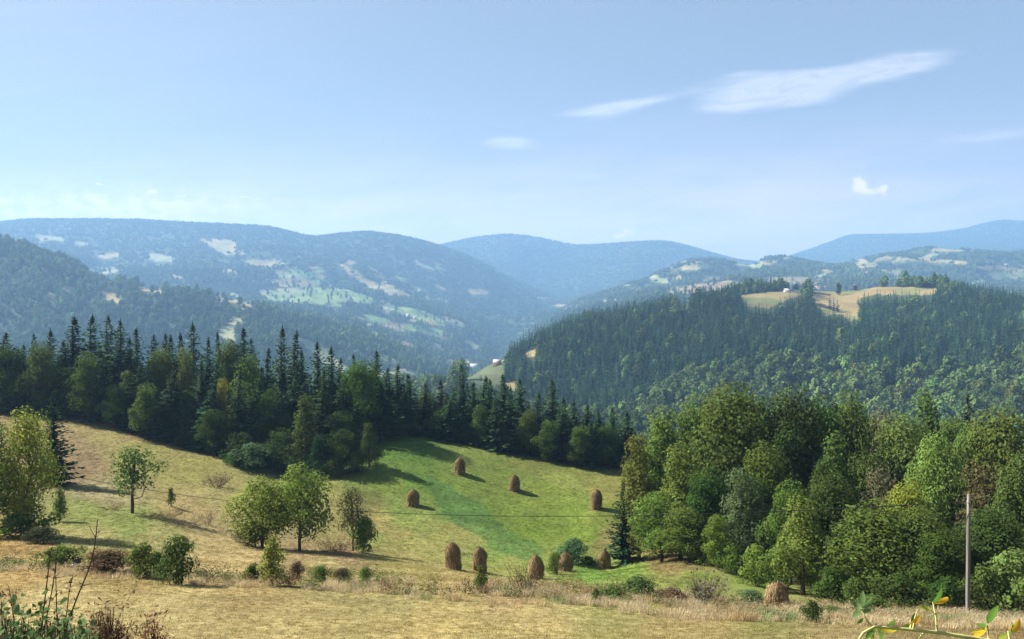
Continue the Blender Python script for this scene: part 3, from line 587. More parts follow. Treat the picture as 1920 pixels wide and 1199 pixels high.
# where conifers rule on the near hill (photo outline); elsewhere broadleaf
CONI = [(940, 640), (1180, 560), (1340, 540), (1500, 560), (1640, 545), (1800, 545), (1930, 565), (1930, 655), (1850, 690), (1640, 695), (1500, 668), (1430, 655), (1380, 690), (1270, 695), (1230, 745), (1150, 775), (1060, 775), (960, 745), (945, 690)]
def forest(name, label, y1, y2, spacing, far=False, pick=0):
    L = []
    # jittered points over the wedge seen from the hillside, equal area
    ys = []; y = y1
    xs_all = []; ys_all = []
    while y < y2:
        w0, w1 = (-340 - CX) / F * y, (2260 - CX) / F * y
        x = np.arange(w0, w1, spacing); xs_all.append(x + rng.uniform(-.48, .48, len(x)) * spacing); ys_all.append(y + rng.uniform(-.48, .48, len(x)) * spacing); y += spacing
    x = np.concatenate(xs_all); y = np.concatenate(ys_all); z = height(x, y)
    v = visible(x, y, z, 24, .012); x, y, z = x[v], y[v], z[v]
    px, py = proj(x, y, z); th = 17 * F / y
    inside = np.zeros(len(x), bool)
    for k in (0, .5, 1.0): inside |= field_code(px, py - th * k, y) >= 0
    lone = inside & (rng.random(len(x)) < np.where(y > 1900, .075, .0))     # a few trees stand in the clearings far off
    open_noise = (y > 1900) & (fbm(x / 130, y / 260, 3) > .52) & (rng.random(len(x)) < .45)
    k = (~inside | lone) & ~open_noise; x, y, z, px, py, th = x[k], y[k], z[k], px[k], py[k], th[k]
    n = len(x); fr = fbm(x / 90 + 3, y / 90, 3)
    patch = fbm(x / 300 + 11, y / 420, 3)
    if y2 < 1900: con = inpoly(px + 30 * fbm(x / 50, y / 50, 2), py - th * .5, CONI) & (fr < .62) | (fr > .38) & (py < 690)
    else: con = fr + .6 * patch > .30
    con ^= rng.random(n) < .07
    if 1900 < y2 < 4500: con &= ~((px < 520) & (rng.random(n) < .7))
    thin = con | (rng.random(n) < (.9 if y2 < 1900 else .7))
    x, y, z, px, py, th, con, fr, patch = [a[thin] for a in (x, y, z, px, py, th, con, fr, patch)]; n = len(x)
    tc = np.array([.034, .064, .034]) if y2 > 1900 else np.array([.027, .056, .030]); tb = np.array([.105, .150, .055]) if y2 > 1900 else np.array([.092, .136, .040])
    tint = np.where(con[:, None], tc * np.exp(rng.normal(0, .36, (n, 1))), tb * np.exp(.24 * rng.normal(0, 1, (n, 1)) + .3 * fr[:, None]))
    yel = (~con) & (rng.random(n) < .02); tint[yel] = np.array([.12, .125, .035])
    tint = np.clip(tint * rng.uniform(.93, 1.07, (n, 3)), .006, .3)
    s = np.where(con, rng.uniform(.65, 1.15, n), np.clip(np.exp(rng.normal(-.16 if y2 < 1900 else .0, .25, n)), .45, 1.6)); tint = tint * (1 + .5 * patch)[:, None]
    rot = np.stack([rng.normal(0, .03, n), rng.normal(0, .03, n), rng.uniform(0, 6.28, n)], 1)
    if far: idx = rng.integers(0, len(FCL), n); tint = tint * .4 + tint.mean(0) * .6 * (1 + .4 * fr[:, None]); s = rng.uniform(.8, 1.2, n) * spacing / 26; protos = FCL; scl = np.stack([s, s, rng.uniform(.75, 1.1, n)], 1)
    else: idx = np.where(con, rng.integers(0, 4, n), 4 + rng.integers(0, 4, n)); protos = FSP + FBL; scl = np.stack([s * rng.uniform(.9, 1.15, n), s * rng.uniform(.9, 1.15, n), s * rng.uniform(.9, 1.25, n) * np.where(con, 1.12, 1.0)], 1)
    P = np.stack([x, y, z - .4], 1)
    if pick:   # the nearest trees of the wood in view are objects of their own
        inview = np.nonzero((px > 10) & (px < 1910) & (py < 815) & (py - th > 540) & visible(x, y, z, 12, 0.0) & ((px < 1160) & (py < 790) | (px >= 1160) & (py - th < np.interp(px, [1160, 1250, 1370, 1600, 1740, 1920], [790, 770, 725, 750, 740, 770]))))[0]
        order = inview[np.argsort(y[inview])]; own = np.zeros(n, bool)
        for cc in (True, False):
            own[order[con[order] == cc][:pick]] = True
        for i in np.nonzero(own)[0]:
            o = obj('hillside_spruce' if con[i] else 'hillside_broadleaf', HS[idx[i]] if con[i] else HB[idx[i] - 4], None, P[i], tint[i])
            o.rotation_euler = rot[i]; o.scale = scl[i]
            if con[i]: tag(o, 'small dark spruce among the nearest trees of the wooded hill across the valley', 'tree', 'spruces low on the wooded hill')
            else: tag(o, 'small rounded leafy tree among the nearest trees of the wooded hill', 'tree', 'leafy trees low on the wooded hill')
        q = ~own; P, rot, scl, idx, tint = P[q], rot[q], scl[q], idx[q], tint[q]
    print(name, len(P))
    return scatter_stuff(name, label, protos, P, rot, scl, idx, tint)
def recoat(me, mat):
    c = me.copy(); c.materials.clear(); c.materials.append(mat); return c
HS = [recoat(m, M_NEEDLE) for m in FSP]; HB = [recoat(m, M_LEAF) for m in FBL]
forest('hill_forest', 'mixed spruce and beech forest covering the wooded hill across the valley', 560, 1700, 7.0, pick=130)
forest('valley_forest', 'hazy blue forest on the slopes and clearings beyond the valley', 1700, 3900, 12.0)
forest('ridge_forest', 'blue forest covering the farthest mountain ridges', 3900, 9600, 30.0, far=True)
#@@THINGS@@
# ------------------------------------------------------------------ trees one can tell apart
G1, G2, G3 = (.050, .084, .020), (.086, .130, .028), (.122, .168, .036)
YE, LI, BR, BL, OL = (.21, .235, .035), (.145, .205, .05), (.14, .128, .068), (.085, .135, .060), (.092, .136, .034)
SPK = []
for k in range(5):
    H = 22.0; SPK.append((quads_mesh('spruce_crown', spruce_quads(H, (4.2, 4.8, 3.8, 4.5, 4.1)[k], .46, 8, 5, .98, 20 + k, (.3, .36, .26, .4, .3)[k], (.05, .08, .12, .05, .2)[k]), M_NEEDLE), spruce_trunk('spruce_trunk', H), H, (8.2, 9.4, 7.4, 8.8, 8.0)[k]))
BLK = {}
def kinds(key, H, W, shape, size, dens, n, mat=None, **kw):
    BLK[key] = [(quads_mesh(key + '_crown', crown_quads(H, W, shape, size, dens, 300 + 31 * i + len(BLK) * 7, **kw), mat or M_LEAF), trunk_mesh(key + '_trunk', H, W, shape, 300 + 31 * i + len(BLK) * 7), H, W) for i in range(n)]
kinds('round', 19, 12, 'round', .44, .62, 3)
kinds('tall', 19, 8.5, 'tall', .42, .62, 3)
kinds('wide', 17, 14, 'wide', .46, .6, 2)
kinds('cone', 15, 7.5, 'cone', .4, .62, 2)
kinds('sparse', 15, 9, 'sparse', .4, .26, 2, gap=.3)
kinds('bush', 4, 4.4, 'bush', .26, .6, 3)
kinds('young', 8, 5, 'lolly', .27, .36, 3, gap=.35)
kinds('sapling', 3, 1.5, 'tall', .16, .5, 2, gap=.2)
_n = [0]
def tree(name, label, px, Y, top, wpx, key, tint, group=None, base=None, yaw=None, cat='tree'):
    """a tree whose foot stands at depth Y (or at the photo row base) and whose top reaches the photo row top"""
    _n[0] += 1; r = np.random.default_rng(1000 + _n[0])
    if base is not None: p = ground_at(px, base)
    else: p = at(px, Y)
    Hh = (CY - top) / F * p.y - p.z
    proto = SPK[r.integers(len(SPK))] if key == 'spruce' else BLK[key][r.integers(len(BLK[key]))]
    w = wpx / F * p.y * (2.1 if key == 'spruce' else 1.12)
    t = thing(name, label, cat, p, group, r.uniform(0, 6.28) if yaw is None else yaw, (w / proto[3], w / proto[3], Hh / proto[2]))
    t.rotation_euler[0], t.rotation_euler[1] = r.normal(0, .018), r.normal(0, .018)
    obj('trunk', proto[1], t); tt = np.array(tint) * r.uniform(.9, 1.1, 3)
    obj('crown', proto[0], t, color=tt)
    return t
ORD = ['first', 'second', 'third', 'fourth', 'fifth', 'sixth', 'seventh', 'eighth', 'ninth', 'tenth', 'eleventh', 'twelfth', 'thirteenth', 'fourteenth', 'fifteenth', 'sixteenth', 'seventeenth', 'eighteenth', 'nineteenth', 'twentieth']
TENS = {2: 'twenty', 3: 'thirty', 4: 'forty', 5: 'fifty', 6: 'sixty'}
def ordinal(k):
    if k < 20: return ORD[k]
    k += 1; t_, u = divmod(k, 10)
    return {2: 'twentieth', 3: 'thirtieth', 4: 'fortieth', 5: 'fiftieth', 6: 'sixtieth'}[t_] if u == 0 else TENS[t_] + '-' + ORD[u - 1]
def treeline():
    sp = [(2, 624, 176, 50), (42, 645, 182, 40), (70, 626, 186, 34), (93, 617, 178, 46), (122, 640, 172, 42), (142, 594, 176, 54), (170, 591, 180, 52), (208, 593, 178, 52), (224, 598, 172, 52), (241, 632, 176, 38), (258, 615, 184, 42),
          (291, 625, 182, 44), (306, 624, 178, 44), (316, 628, 186, 36), (340, 624, 188, 34), (363, 603, 180, 48), (386, 632, 184, 36), (409, 622, 196, 30), (434, 664, 176, 40), (462, 615, 178, 52), (478, 632, 184, 38), (505, 652, 176, 36), (530, 613, 172, 46), (545, 620, 180, 44),
          (566, 655, 178, 38), (598, 638, 172, 46), (622, 648, 174, 46), (638, 672, 178, 36), (666, 664, 190, 30), (708, 658, 178, 46), (724, 690, 174, 40), (748, 684, 180, 40), (770, 702, 186, 36), (795, 718, 182, 38), (828, 712, 182, 36), (850, 728, 188, 34), (871, 684, 180, 44),
          (888, 716, 184, 32), (905, 706, 186, 36), (920, 712, 180, 38), (944, 702, 178, 42), (962, 724, 186, 32), (978, 708, 182, 40), (1008, 738, 176, 40), (1036, 710, 178, 46), (1056, 746, 172, 36), (1075, 752, 180, 36), (1098, 758, 174, 40), (1122, 772, 172, 38), (1150, 764, 176, 40), (1176, 772, 172, 40)]
    sizes = [(CY - s[1]) / F * s[2] for s in sp]; q1, q2 = np.quantile(sizes, [.3, .75])
    for k, (px, top, Y, w) in enumerate(sp):
        word = 'short' if sizes[k] < q1 else 'tall' if sizes[k] > q2 else 'mid-height'
        side = 'above the dry left meadow' if px < 430 else 'behind the shaded thicket' if px < 740 else 'above the green hay meadow'
        tree('spruce_tree', f'{word} dark spruce, {ordinal(k)} from the left in the tree line, {side}', px, Y, top, w, 'spruce', (.042, .076, .030), 'spruces of the tree line')
    r = np.random.default_rng(5)
    for k in range(46):
        px = r.uniform(-20, 1210); top = np.interp(px, [-20, 150, 330, 460, 560, 700, 800, 900, 1040, 1200], [650, 640, 650, 655, 665, 705, 738, 735, 758, 790]) + r.uniform(0, 45)
        tree('spruce_tree', 'dark spruce filling the gaps in the shaded rows of the tree line', px, r.uniform(176, 225), top, r.uniform(30, 44), 'spruce', (.032, .060, .024), 'spruces in the back rows')
    bl = [(18, 650, 172, 74, 'round', G1, 'rounded leafy tree at the left end of the tree line'), (78, 646, 170, 62, 'round', G2, 'leafy tree with a sunlit rounded top below the second spruce'), (128, 690, 168, 56, 'tall', G1, 'dark leafy tree left of the sunlit crown in the tree line'),
          (166, 664, 166, 60, 'round', G2, 'leafy tree whose lit crown glows on its upper left, front of tall spruces'), (242, 698, 164, 56, 'cone', OL, 'yellowish tapering tree at the front of the tree line over the meadow corner'), (300, 656, 172, 62, 'round', OL, 'olive leafy tree with a broad pale top in the tree line'),
          (346, 656, 174, 46, 'tall', G3, 'slim pale green tree between spruces above the left meadow'), (430, 640, 178, 56, 'round', G2, 'leafy green tree rising almost as high as the spruces'), (468, 668, 164, 70, 'tall', G2, 'large green leafy tree in front of the central spruces'), (273, 720, 158, 52, 'tall', OL, 'low yellow-green tree at the edge over the left meadow'),
          (414, 712, 160, 34, 'tall', YE, 'narrow yellowish tree in the middle of the left tree line'), (214, 725, 162, 46, 'round', G1, 'dark low tree above the bare brown bank'), (345, 735, 160, 64, 'round', G1, 'dark leafy tree at the meadow edge under the olive crown'), (400, 770, 152, 60, 'round', G1, 'low dark tree where the shadow reaches the left meadow'),
          (510, 735, 156, 70, 'round', G1, 'broad dark tree behind the thicket'), (682, 678, 166, 80, 'round', (.064, .115, .02), 'bright green rounded tree catching the sun in the tree line'), (572, 744, 149, 76, 'cone', (.075, .105, .028), 'olive tapering tree standing forward of the tree line'), (640, 775, 158, 70, 'round', G1, 'dark leafy tree behind the small thicket trees'),
          (820, 768, 176, 44, 'tall', G2, 'slender pale-stemmed tree at the upper edge of the hay meadow'), (800, 738, 196, 40, 'round', G2, 'leafy top showing between spruces beyond the hay meadow'), (900, 762, 174, 40, 'tall', OL, 'greyish leafy tree under the spruces by the hay meadow'), (990, 772, 172, 46, 'tall', G2, 'leafy tree between spruces right of the topmost haystack'),
          (1030, 790, 168, 50, 'tall', G2, 'leafy tree low in the right part of the tree line'), (1140, 800, 168, 56, 'round', G1, 'dark leafy tree near the right end of the tree line'), (1085, 800, 166, 50, 'tall', G2, 'green leafy tree over the right corner of the hay meadow'), (770, 770, 178, 44, 'round', G1, 'dark leafy tree at the notch in the tree line')]
    for px, top, Y, w, key, c, lab in bl: tree('broadleaf_tree', lab, px, Y, top, w, key, np.array(c) * (.8 if 'bright green' not in lab else .95), 'leafy trees of the tree line')
    th = [(692, 796, 147, 48, 'cone', G1, 'small dark conical tree at the right corner of the thicket'), (642, 808, 146, 54, 'round', G1, 'small round dark tree in the middle of the thicket'), (600, 818, 144, 56, 'cone', (.022, .046, .018), 'small conifer-shaped tree at the front of the thicket'), (530, 806, 151, 74, 'round', G1, 'dark low tree behind the pale thicket shrub')]
    fr = [(50, 700, 171, 44, 'left end of the meadow'), (112, 708, 170, 40, 'brown bank'), (196, 668, 168, 42, 'bare corner'), (262, 690, 164, 44, 'yellowish tapering tree'), (322, 700, 160, 46, 'olive crown'), (378, 676, 160, 42, 'narrow yellowish tree'), (392, 720, 156, 40, 'left meadow shadow'), (446, 700, 156, 46, 'large central leafy tree'), (490, 690, 160, 42, 'thicket'), (545, 700, 160, 46, 'olive tapering tree'),
          (606, 690, 164, 44, 'small conifer-shaped thicket tree'), (650, 700, 166, 40, 'bright green rounded tree'), (716, 716, 166, 44, 'right thicket tree'), (760, 740, 172, 38, 'notch in the tree line'), (842, 752, 174, 40, 'topmost haystack'), (932, 752, 172, 40, 'middle upper haystack'), (1052, 776, 170, 42, 'right haystack of the upper meadow'), (1108, 790, 168, 40, 'right corner of the hay meadow')]
    for px, top, Y, w, near_ in fr: tree('spruce_tree', 'dark front-row spruce straight above the ' + near_, px, Y, top, w, 'spruce', (.038, .068, .028), 'spruces at the front of the tree line')
    for px, top, Y, w, key, c, lab in th: tree('small_tree', lab, px, Y, top, w, key, c, 'small trees of the thicket')
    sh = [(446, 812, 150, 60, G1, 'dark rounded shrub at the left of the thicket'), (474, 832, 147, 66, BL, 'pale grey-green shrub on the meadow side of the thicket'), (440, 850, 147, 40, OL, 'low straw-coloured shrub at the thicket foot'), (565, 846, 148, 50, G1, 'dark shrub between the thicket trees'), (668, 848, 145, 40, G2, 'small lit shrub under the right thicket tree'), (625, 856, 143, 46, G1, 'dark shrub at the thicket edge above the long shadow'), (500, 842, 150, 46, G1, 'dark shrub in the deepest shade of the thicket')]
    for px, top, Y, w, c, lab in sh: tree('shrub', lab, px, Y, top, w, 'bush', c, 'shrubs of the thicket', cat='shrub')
    for k in range(34):
        px = -10 + k * 36 + r.uniform(-12, 12)
        if 430 < px < 700: continue
        Y = np.interp(px, [0, 240, 420, 740, 870, 1170], [170, 165, 152, 170, 174, 170]) + r.uniform(0, 6)
        g = at(px, Y); h = r.uniform(2.5, 6)
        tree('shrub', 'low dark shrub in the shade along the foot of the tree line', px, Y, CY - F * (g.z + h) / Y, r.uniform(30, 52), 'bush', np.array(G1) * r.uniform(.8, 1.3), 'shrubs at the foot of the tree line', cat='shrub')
treeline()
def grove():
    L = [(1370, 724, 105, 165, 'round', G2, 'tall broad green tree, the highest crown on the left side of the grove'), (1302, 748, 110, 115, 'round', G2, 'round-topped tree just left of the grove\'s highest left crown'), (1244, 772, 110, 100, 'tall', G3, 'light green tree stepping down toward the grove\'s left edge'),
         (1198, 818, 104, 72, 'tall', (.115, .135, .026), 'slim yellow-green tree at the outer left edge of the grove'), (1276, 832, 97, 84, 'tall', G3, 'bright upright tree in front of the grove\'s left crowns'), (1490, 734, 103, 150, 'round', G1, 'big dark round tree in the middle of the grove skyline'),
         (1550, 752, 106, 100, 'round', G1, 'dark tree on the right shoulder of the big dark crown'), (1602, 746, 113, 100, 'wide', G2, 'broad crown in the middle right of the grove skyline'), (1652, 766, 110, 84, 'sparse', BR, 'thin brownish tree with few leaves on the grove skyline'), (1690, 782, 104, 118, 'round', G3, 'yellow-green domed tree above the bare brownish patch'),
         (1742, 738, 113, 92, 'cone', G2, 'tall tapering green tree left of the grove\'s dark spruce'), (1884, 776, 92, 150, 'wide', OL, 'wide pale olive tree at the right edge of the photo'), (1768, 818, 92, 96, 'round', LI, 'lime-green tree glowing in the sun right of centre in the grove'), (1566, 816, 92, 106, 'cone', G2, 'pointed double-topped green tree in front of the skyline crowns'),
         (1704, 906, 80, 84, 'round', YE, 'bright yellow tree upper left of the utility pole'), (1655, 876, 88, 86, 'sparse', BR, 'nearly bare brown tree left of the yellow tree'), (1850, 866, 82, 108, 'sparse', (.10, .095, .04), 'brownish thin-leaved tree directly behind the pole top'), (1912, 850, 78, 92, 'tall', G2, 'green upright tree cut by the right edge of the photo'),
         (1392, 880, 86, 84, 'tall', BL, 'pale bluish-green tree in the front of the grove'), (1432, 836, 95, 104, 'round', G2, 'green tree beneath the gap between the two tallest crowns'), (1334, 884, 92, 104, 'round', G1, 'deep green tree left of the pale bluish tree'), (1240, 926, 96, 108, 'round', G3, 'full light green tree behind the lone spruce'),
         (1292, 956, 90, 100, 'round', G2, 'green tree at the grove foot right of the lone spruce'), (1346, 966, 84, 58, 'tall', (.13, .17, .032), 'small yellowing tree at the grove front'), (1482, 906, 80, 100, 'round', G2, 'green tree right of the pale bluish tree'), (1506, 936, 72, 92, 'tall', G3, 'light green tree with yellowing top above the grove-side haystack'),
         (1562, 896, 78, 116, 'round', G1, 'dark tree deep behind the light tree with yellowing top'), (1648, 944, 66, 176, 'round', G2, 'large round leafy tree in the right foreground of the grove'), (1724, 956, 64, 124, 'round', G2, 'leafy tree left of the utility pole'), (1600, 960, 70, 90, 'tall', G1, 'shaded tree left of the large round foreground tree'),
         (1772, 1000, 60, 110, 'round', G1, 'dark tree whose branches reach the utility pole'), (1862, 956, 64, 124, 'round', G1, 'dark green tree right of the utility pole'), (1420, 900, 92, 70, 'tall', G1, 'narrow shaded tree in the heart of the grove'), (1620, 850, 98, 90, 'round', G2, 'green tree under the brownish skyline tree'),
         (1815, 800, 96, 80, 'round', OL, 'olive tree around the foot of the grove spruce'), (1540, 860, 90, 70, 'tall', G1, 'narrow dark tree below the double-topped tree'), (1460, 800, 98, 90, 'tall', G1, 'dark tree filling the fold left of the big dark crown')]
    for px, top, Y, w, key, c, lab in L: tree('broadleaf_tree', lab, px, Y, top, w, key, c, 'leafy trees of the right grove')
    tree('spruce_tree', 'narrow dark spruce rising inside the grove above the utility pole', 1815, 106, 736, 44, 'spruce', (.022, .036, .018))
    tree('spruce_tree', 'lone dark spruce with a bare foot at the left edge of the grove', 1168, 100, 898, 40, 'spruce', (.020, .042, .018), base=1056)
    S = [(1416, 1022, 77, 62, G3, 'light green bush at the grove foot above the grass corner'), (1456, 1030, 74, 60, G3, 'pale green bush left of the grove-side haystack'), (1380, 1020, 82, 60, G2, 'green bush in the grove\'s shaded foot'), (1560, 1064, 66, 70, G1, 'dark bush right of the grove-side haystack'),
         (1898, 1032, 57, 96, LI, 'yellow-green bush at the right edge of the photo'), (1850, 1064, 57, 70, OL, 'olive bush just right of the utility pole'), (1776, 1086, 56, 66, G1, 'dark bush at the left foot of the utility pole'), (1606, 1086, 62, 46, OL, 'yellowish small bush under the large round tree'), (1690, 1080, 59, 90, G1, 'dark bush below the large round tree'), (1316, 1010, 88, 60, G2, 'green bush behind the hollow at the grove foot')]
    for px, top, Y, w, c, lab in S: tree('shrub', lab, px, Y, top, w, 'bush', c, 'shrubs at the foot of the grove', cat='shrub')
    r = np.random.default_rng(9)
    for k in range(30):
        px = r.uniform(1215, 1945); top = np.interp(px, [1210, 1300, 1370, 1490, 1600, 1740, 1900], [830, 775, 745, 755, 765, 760, 795]) + r.uniform(5, 50)
        tree('broadleaf_tree', 'green crown filling the back rows of the grove', px, r.uniform(114, 150), top, r.uniform(70, 105), ('round', 'tall')[k % 2], np.array(G2) * r.uniform(.75, 1.3), 'leafy trees in the back rows of the grove')
for _px, _top, _Y, _w in ((1975, 790, 88, 110), (2030, 800, 100, 120), (2090, 810, 96, 120), (2150, 800, 104, 120), (1990, 900, 70, 110), (2060, 900, 76, 120), (2130, 880, 84, 120)):
    tree('broadleaf_tree', 'green crown at the far right end of the grove, at or beyond the edge', _px, _Y, _top, _w, 'round', G2, 'leafy trees at the grove end')
grove()
def meadow_trees():
    kinds('left_tree', 13, 8.5, 'tall', .30, .42, 1, gap=.25)
    tree('broadleaf_tree', 'yellow-green two-stemmed tree, largest at the left edge of the photo', 52, 72, 768, 104, 'left_tree', (.165, .20, .036), base=1006)
    tree('broadleaf_tree', 'leafy tree cut by the left edge of the photo beside the two-stemmed tree', -22, 74, 790, 110, 'left_tree', (.09, .13, .03))
    tree('spruce_tree', 'dark spruce behind the large yellow-green tree at left', 104, 116, 738, 44, 'spruce', (.020, .040, .020))
    tree('small_tree', 'young light green tree standing alone on the dry left meadow', 248, 90, 838, 90, 'young', (.098, .155, .034), base=963)
    kinds('slope_tree', 9, 7.5, 'wide', .27, .42, 2, gap=.3)
    tree('small_tree', 'broad yellowing tree, left one of the pair in the middle of the slope', 492, 82, 896, 112, 'slope_tree', (.15, .185, .036), base=1028)
    tree('small_tree', 'full green tree, right one of the pair in the middle of the slope', 562, 82, 874, 112, 'slope_tree', (.125, .178, .034), base=1034)
    tree('small_tree', 'thin ragged tree with a dark leaning stem right of the pair', 662, 80, 916, 58, 'young', (.085, .095, .034), base=1034)
    tree('shrub', 'leafy bush at the foot of the thin ragged tree', 682, 80, 968, 42, 'bush', OL, base=1038, cat='shrub')
    tree('shrub', 'low yellow-green bush under the yellowing tree of the pair', 478, 82, 978, 60, 'bush', (.10, .12, .026), base=1026, cat='shrub')
    for px, top, w, base, c, lab in [(112, 916, 24, 980, OL, 'narrow leafy sapling right of the large left tree'), (321, 914, 15, 951, G1, 'tiny dark sapling on the dry left meadow')]: tree('sapling_tree', lab, px, 80, top, w, 'sapling', c, base=base)
    B = [(40, 960, 100, 1010, OL, 'dense brush around the foot of the large left tree'), (80, 990, 60, 1020, (.045, .05, .025), 'dark brush right of the large left tree\'s foot'), (1074, 1010, 54, 1056, BL, 'rounded bush behind the front haystacks'), (1040, 1036, 30, 1078, OL, 'small yellow-green bush between the third and fourth front haystacks'), (1104, 1044, 28, 1059, G1, 'low bush right of the rounded bush behind the haystacks'),
         (330, 1006, 66, 1097, (.070, .10, .028), 'dense leafy shrub in the weedy strip below the young tree'), (264, 1020, 52, 1084, G2, 'green shrub left of the dense leafy shrub'), (296, 1034, 40, 1080, G1, 'dark shrub between the two green shrubs on the left strip'), (112, 1026, 74, 1062, OL, 'low olive scrub near the left edge of the strip'), (200, 1034, 90, 1076, (.11, .085, .045), 'low brown scrub in the left part of the strip'),
         (474, 1058, 30, 1092, G1, 'small dark green bush beside the bright sapling'), (556, 1054, 30, 1088, (.10, .065, .045), 'reddish brown weeds right of the bright sapling'), (600, 1062, 36, 1092, OL, 'yellowish weeds in the strip below the tree pair'), (640, 1066, 40, 1094, (.10, .07, .045), 'russet weeds in the strip below the thin ragged tree'), (686, 1064, 26, 1094, G2, 'small green bush in the strip below the thin ragged tree'),
         (1118, 1104, 16, 1132, G1, 'tiny dark bush left of the wide green bush'), (1196, 1084, 66, 1124, (.065, .09, .03), 'wide green bush in the strip right of the bare stalks'), (1150, 1100, 60, 1130, OL, 'olive scrub left of the wide green bush'), (1262, 1104, 54, 1134, (.12, .09, .05), 'reddish scrub right of the wide green bush'), (1412, 1108, 54, 1138, BL, 'low grey-green scrub left of the grove-side haystack'),
         (1524, 1126, 36, 1168, G1, 'small dark round bush right of the grove-side haystack'), (1640, 1118, 56, 1152, OL, 'low scrub in the strip under the large round tree'), (1560, 1138, 40, 1160, OL, 'low scrub right of the small dark round bush')]
    for px, top, w, base, c, lab in B: tree('shrub', lab, px, 60, top, w, 'bush', c, base=base, cat='shrub')
    tree('sapling_tree', 'bright lime-green sapling in the strip in front of the tree pair', 510, 52, 1006, 46, 'sapling', (.17, .21, .045), base=1099)
    tree('sapling_tree', 'small green sapling in the strip below the second front haystack', 902, 52, 1062, 26, 'sapling', G2, base=1112)
meadow_trees()

# ------------------------------------------------------------------ twiggy and dry plants
def twig_plant(name, label, px, base, w, h, n, mat, tint, spread=.6, cat='shrub', thick=.012, fork=2, group=None, leaves=0, Y=None):
    """many thin stems from one root"""
    p = ground_at(px, base) if Y is None else at(px, Y); W = w / F * p.y; H = h / F * p.y; r = np.random.default_rng(int(px * 7 + base)); tb = Tubes(); tips = []
    for k in range(n):
        a = r.uniform(0, 6.28); b = np.array([math.cos(a), math.sin(a), 0]) * W * .5 * r.uniform(0, .35); e = b + np.array([math.cos(a) * W * .5 * r.uniform(.1, 1) * spread * 1.6, math.sin(a) * W * .5 * r.uniform(.1, 1) * spread * 1.6, H * r.uniform(.55, 1.0)])
        m = (b + e) / 2 + r.normal(0, .06 * H, 3); tb.add([b - [0, 0, .1], m, e], [thick, thick * .7, thick * .25], 4); tips.append(e)
        for f_ in range(fork):
            s = b + (e - b) * r.uniform(.35, .8); e2 = s + (e - b) * r.uniform(.2, .45) + r.normal(0, .12 * H, 3); tb.add([s, (s + e2) / 2 + r.normal(0, .02 * H, 3), e2], [thick * .6, thick * .45, thick * .2], 3); tips.append(e2)
    t = thing(name, label, cat, p, group)
    obj('stems', tb.mesh('twig_stems', M_STALK), t)
    if leaves:
        T = np.array(tips); c = T[r.integers(0, len(T), leaves)] * r.uniform(.5, 1, (leaves, 1)) + r.normal(0, .07 * H, (leaves, 3))
        obj('foliage', quads_mesh('twig_foliage', leaf_quads(c, r.normal(size=(leaves, 3)), H * .09 * r.uniform(.6, 1.4, leaves), 1.6), mat), t, color=tint)
    return t
twig_plant('bare_shrub', 'grey leafless twiggy shrub in the strip left of the grove-side haystack', 1325, 1140, 66, 68, 46, M_DRY, (.16, .15, .12), .7, leaves=240, thick=.014, fork=4)
twig_plant('dry_stalk_clump', 'clump of tall bare straw-brown stalks in front of the third front haystack', 985, 1114, 60, 66, 26, M_DRY, (.2, .15, .09), .75, cat='dry plant', thick=.02, fork=1)
twig_plant('dry_stalk_clump', 'thin dry stalks standing behind the dense leafy shrub', 270, 1062, 130, 44, 30, M_DRY, (.2, .15, .09), .9, cat='dry plant', thick=.012, fork=1)
twig_plant('brush_heap', 'brown heap of cut brush on the dry left meadow', 408, 914, 42, 24, 60, M_DRY, (.13, .085, .05), 1.0, cat='brush heap', leaves=500)
twig_plant('brush_heap', 'low pile of twigs left of the front haystacks', 880, 1042, 46, 12, 40, M_DRY, (.10, .085, .05), 1.1, cat='brush heap', leaves=120)
twig_plant('dry_weed_clump', 'brown dry weeds right of the young light green tree', 318, 972, 56, 18, 50, M_DRY, (.24, .17, .09), 1.0, cat='dry plant', leaves=400)
twig_plant('dry_weed_clump', 'long straw-coloured weed patch below the tiny dark sapling', 350, 992, 70, 18, 50, M_DRY, (.25, .18, .10), 1.0, cat='dry plant', leaves=400)
twig_plant('dry_weed_clump', 'brown weeds left of the young light green tree\'s foot', 212, 957, 40, 12, 40, M_DRY, (.2, .13, .07), 1.0, cat='dry plant', leaves=300)
twig_plant('dry_weed_clump', 'thin dry weeds between the young tree and the tree pair', 390, 985, 34, 28, 30, M_DRY, (.2, .15, .10), .8, cat='dry plant', leaves=60)
twig_plant('dry_weed_clump', 'reddish dry weeds at the foot of the thin ragged tree', 636, 1036, 70, 26, 60, M_DRY, (.22, .13, .08), 1.0, cat='dry plant', leaves=600)
twig_plant('dry_weed_clump', 'dry brown weeds left of the tree pair', 452, 1018, 34, 26, 40, M_DRY, (.18, .12, .07), .9, cat='dry plant', leaves=250)

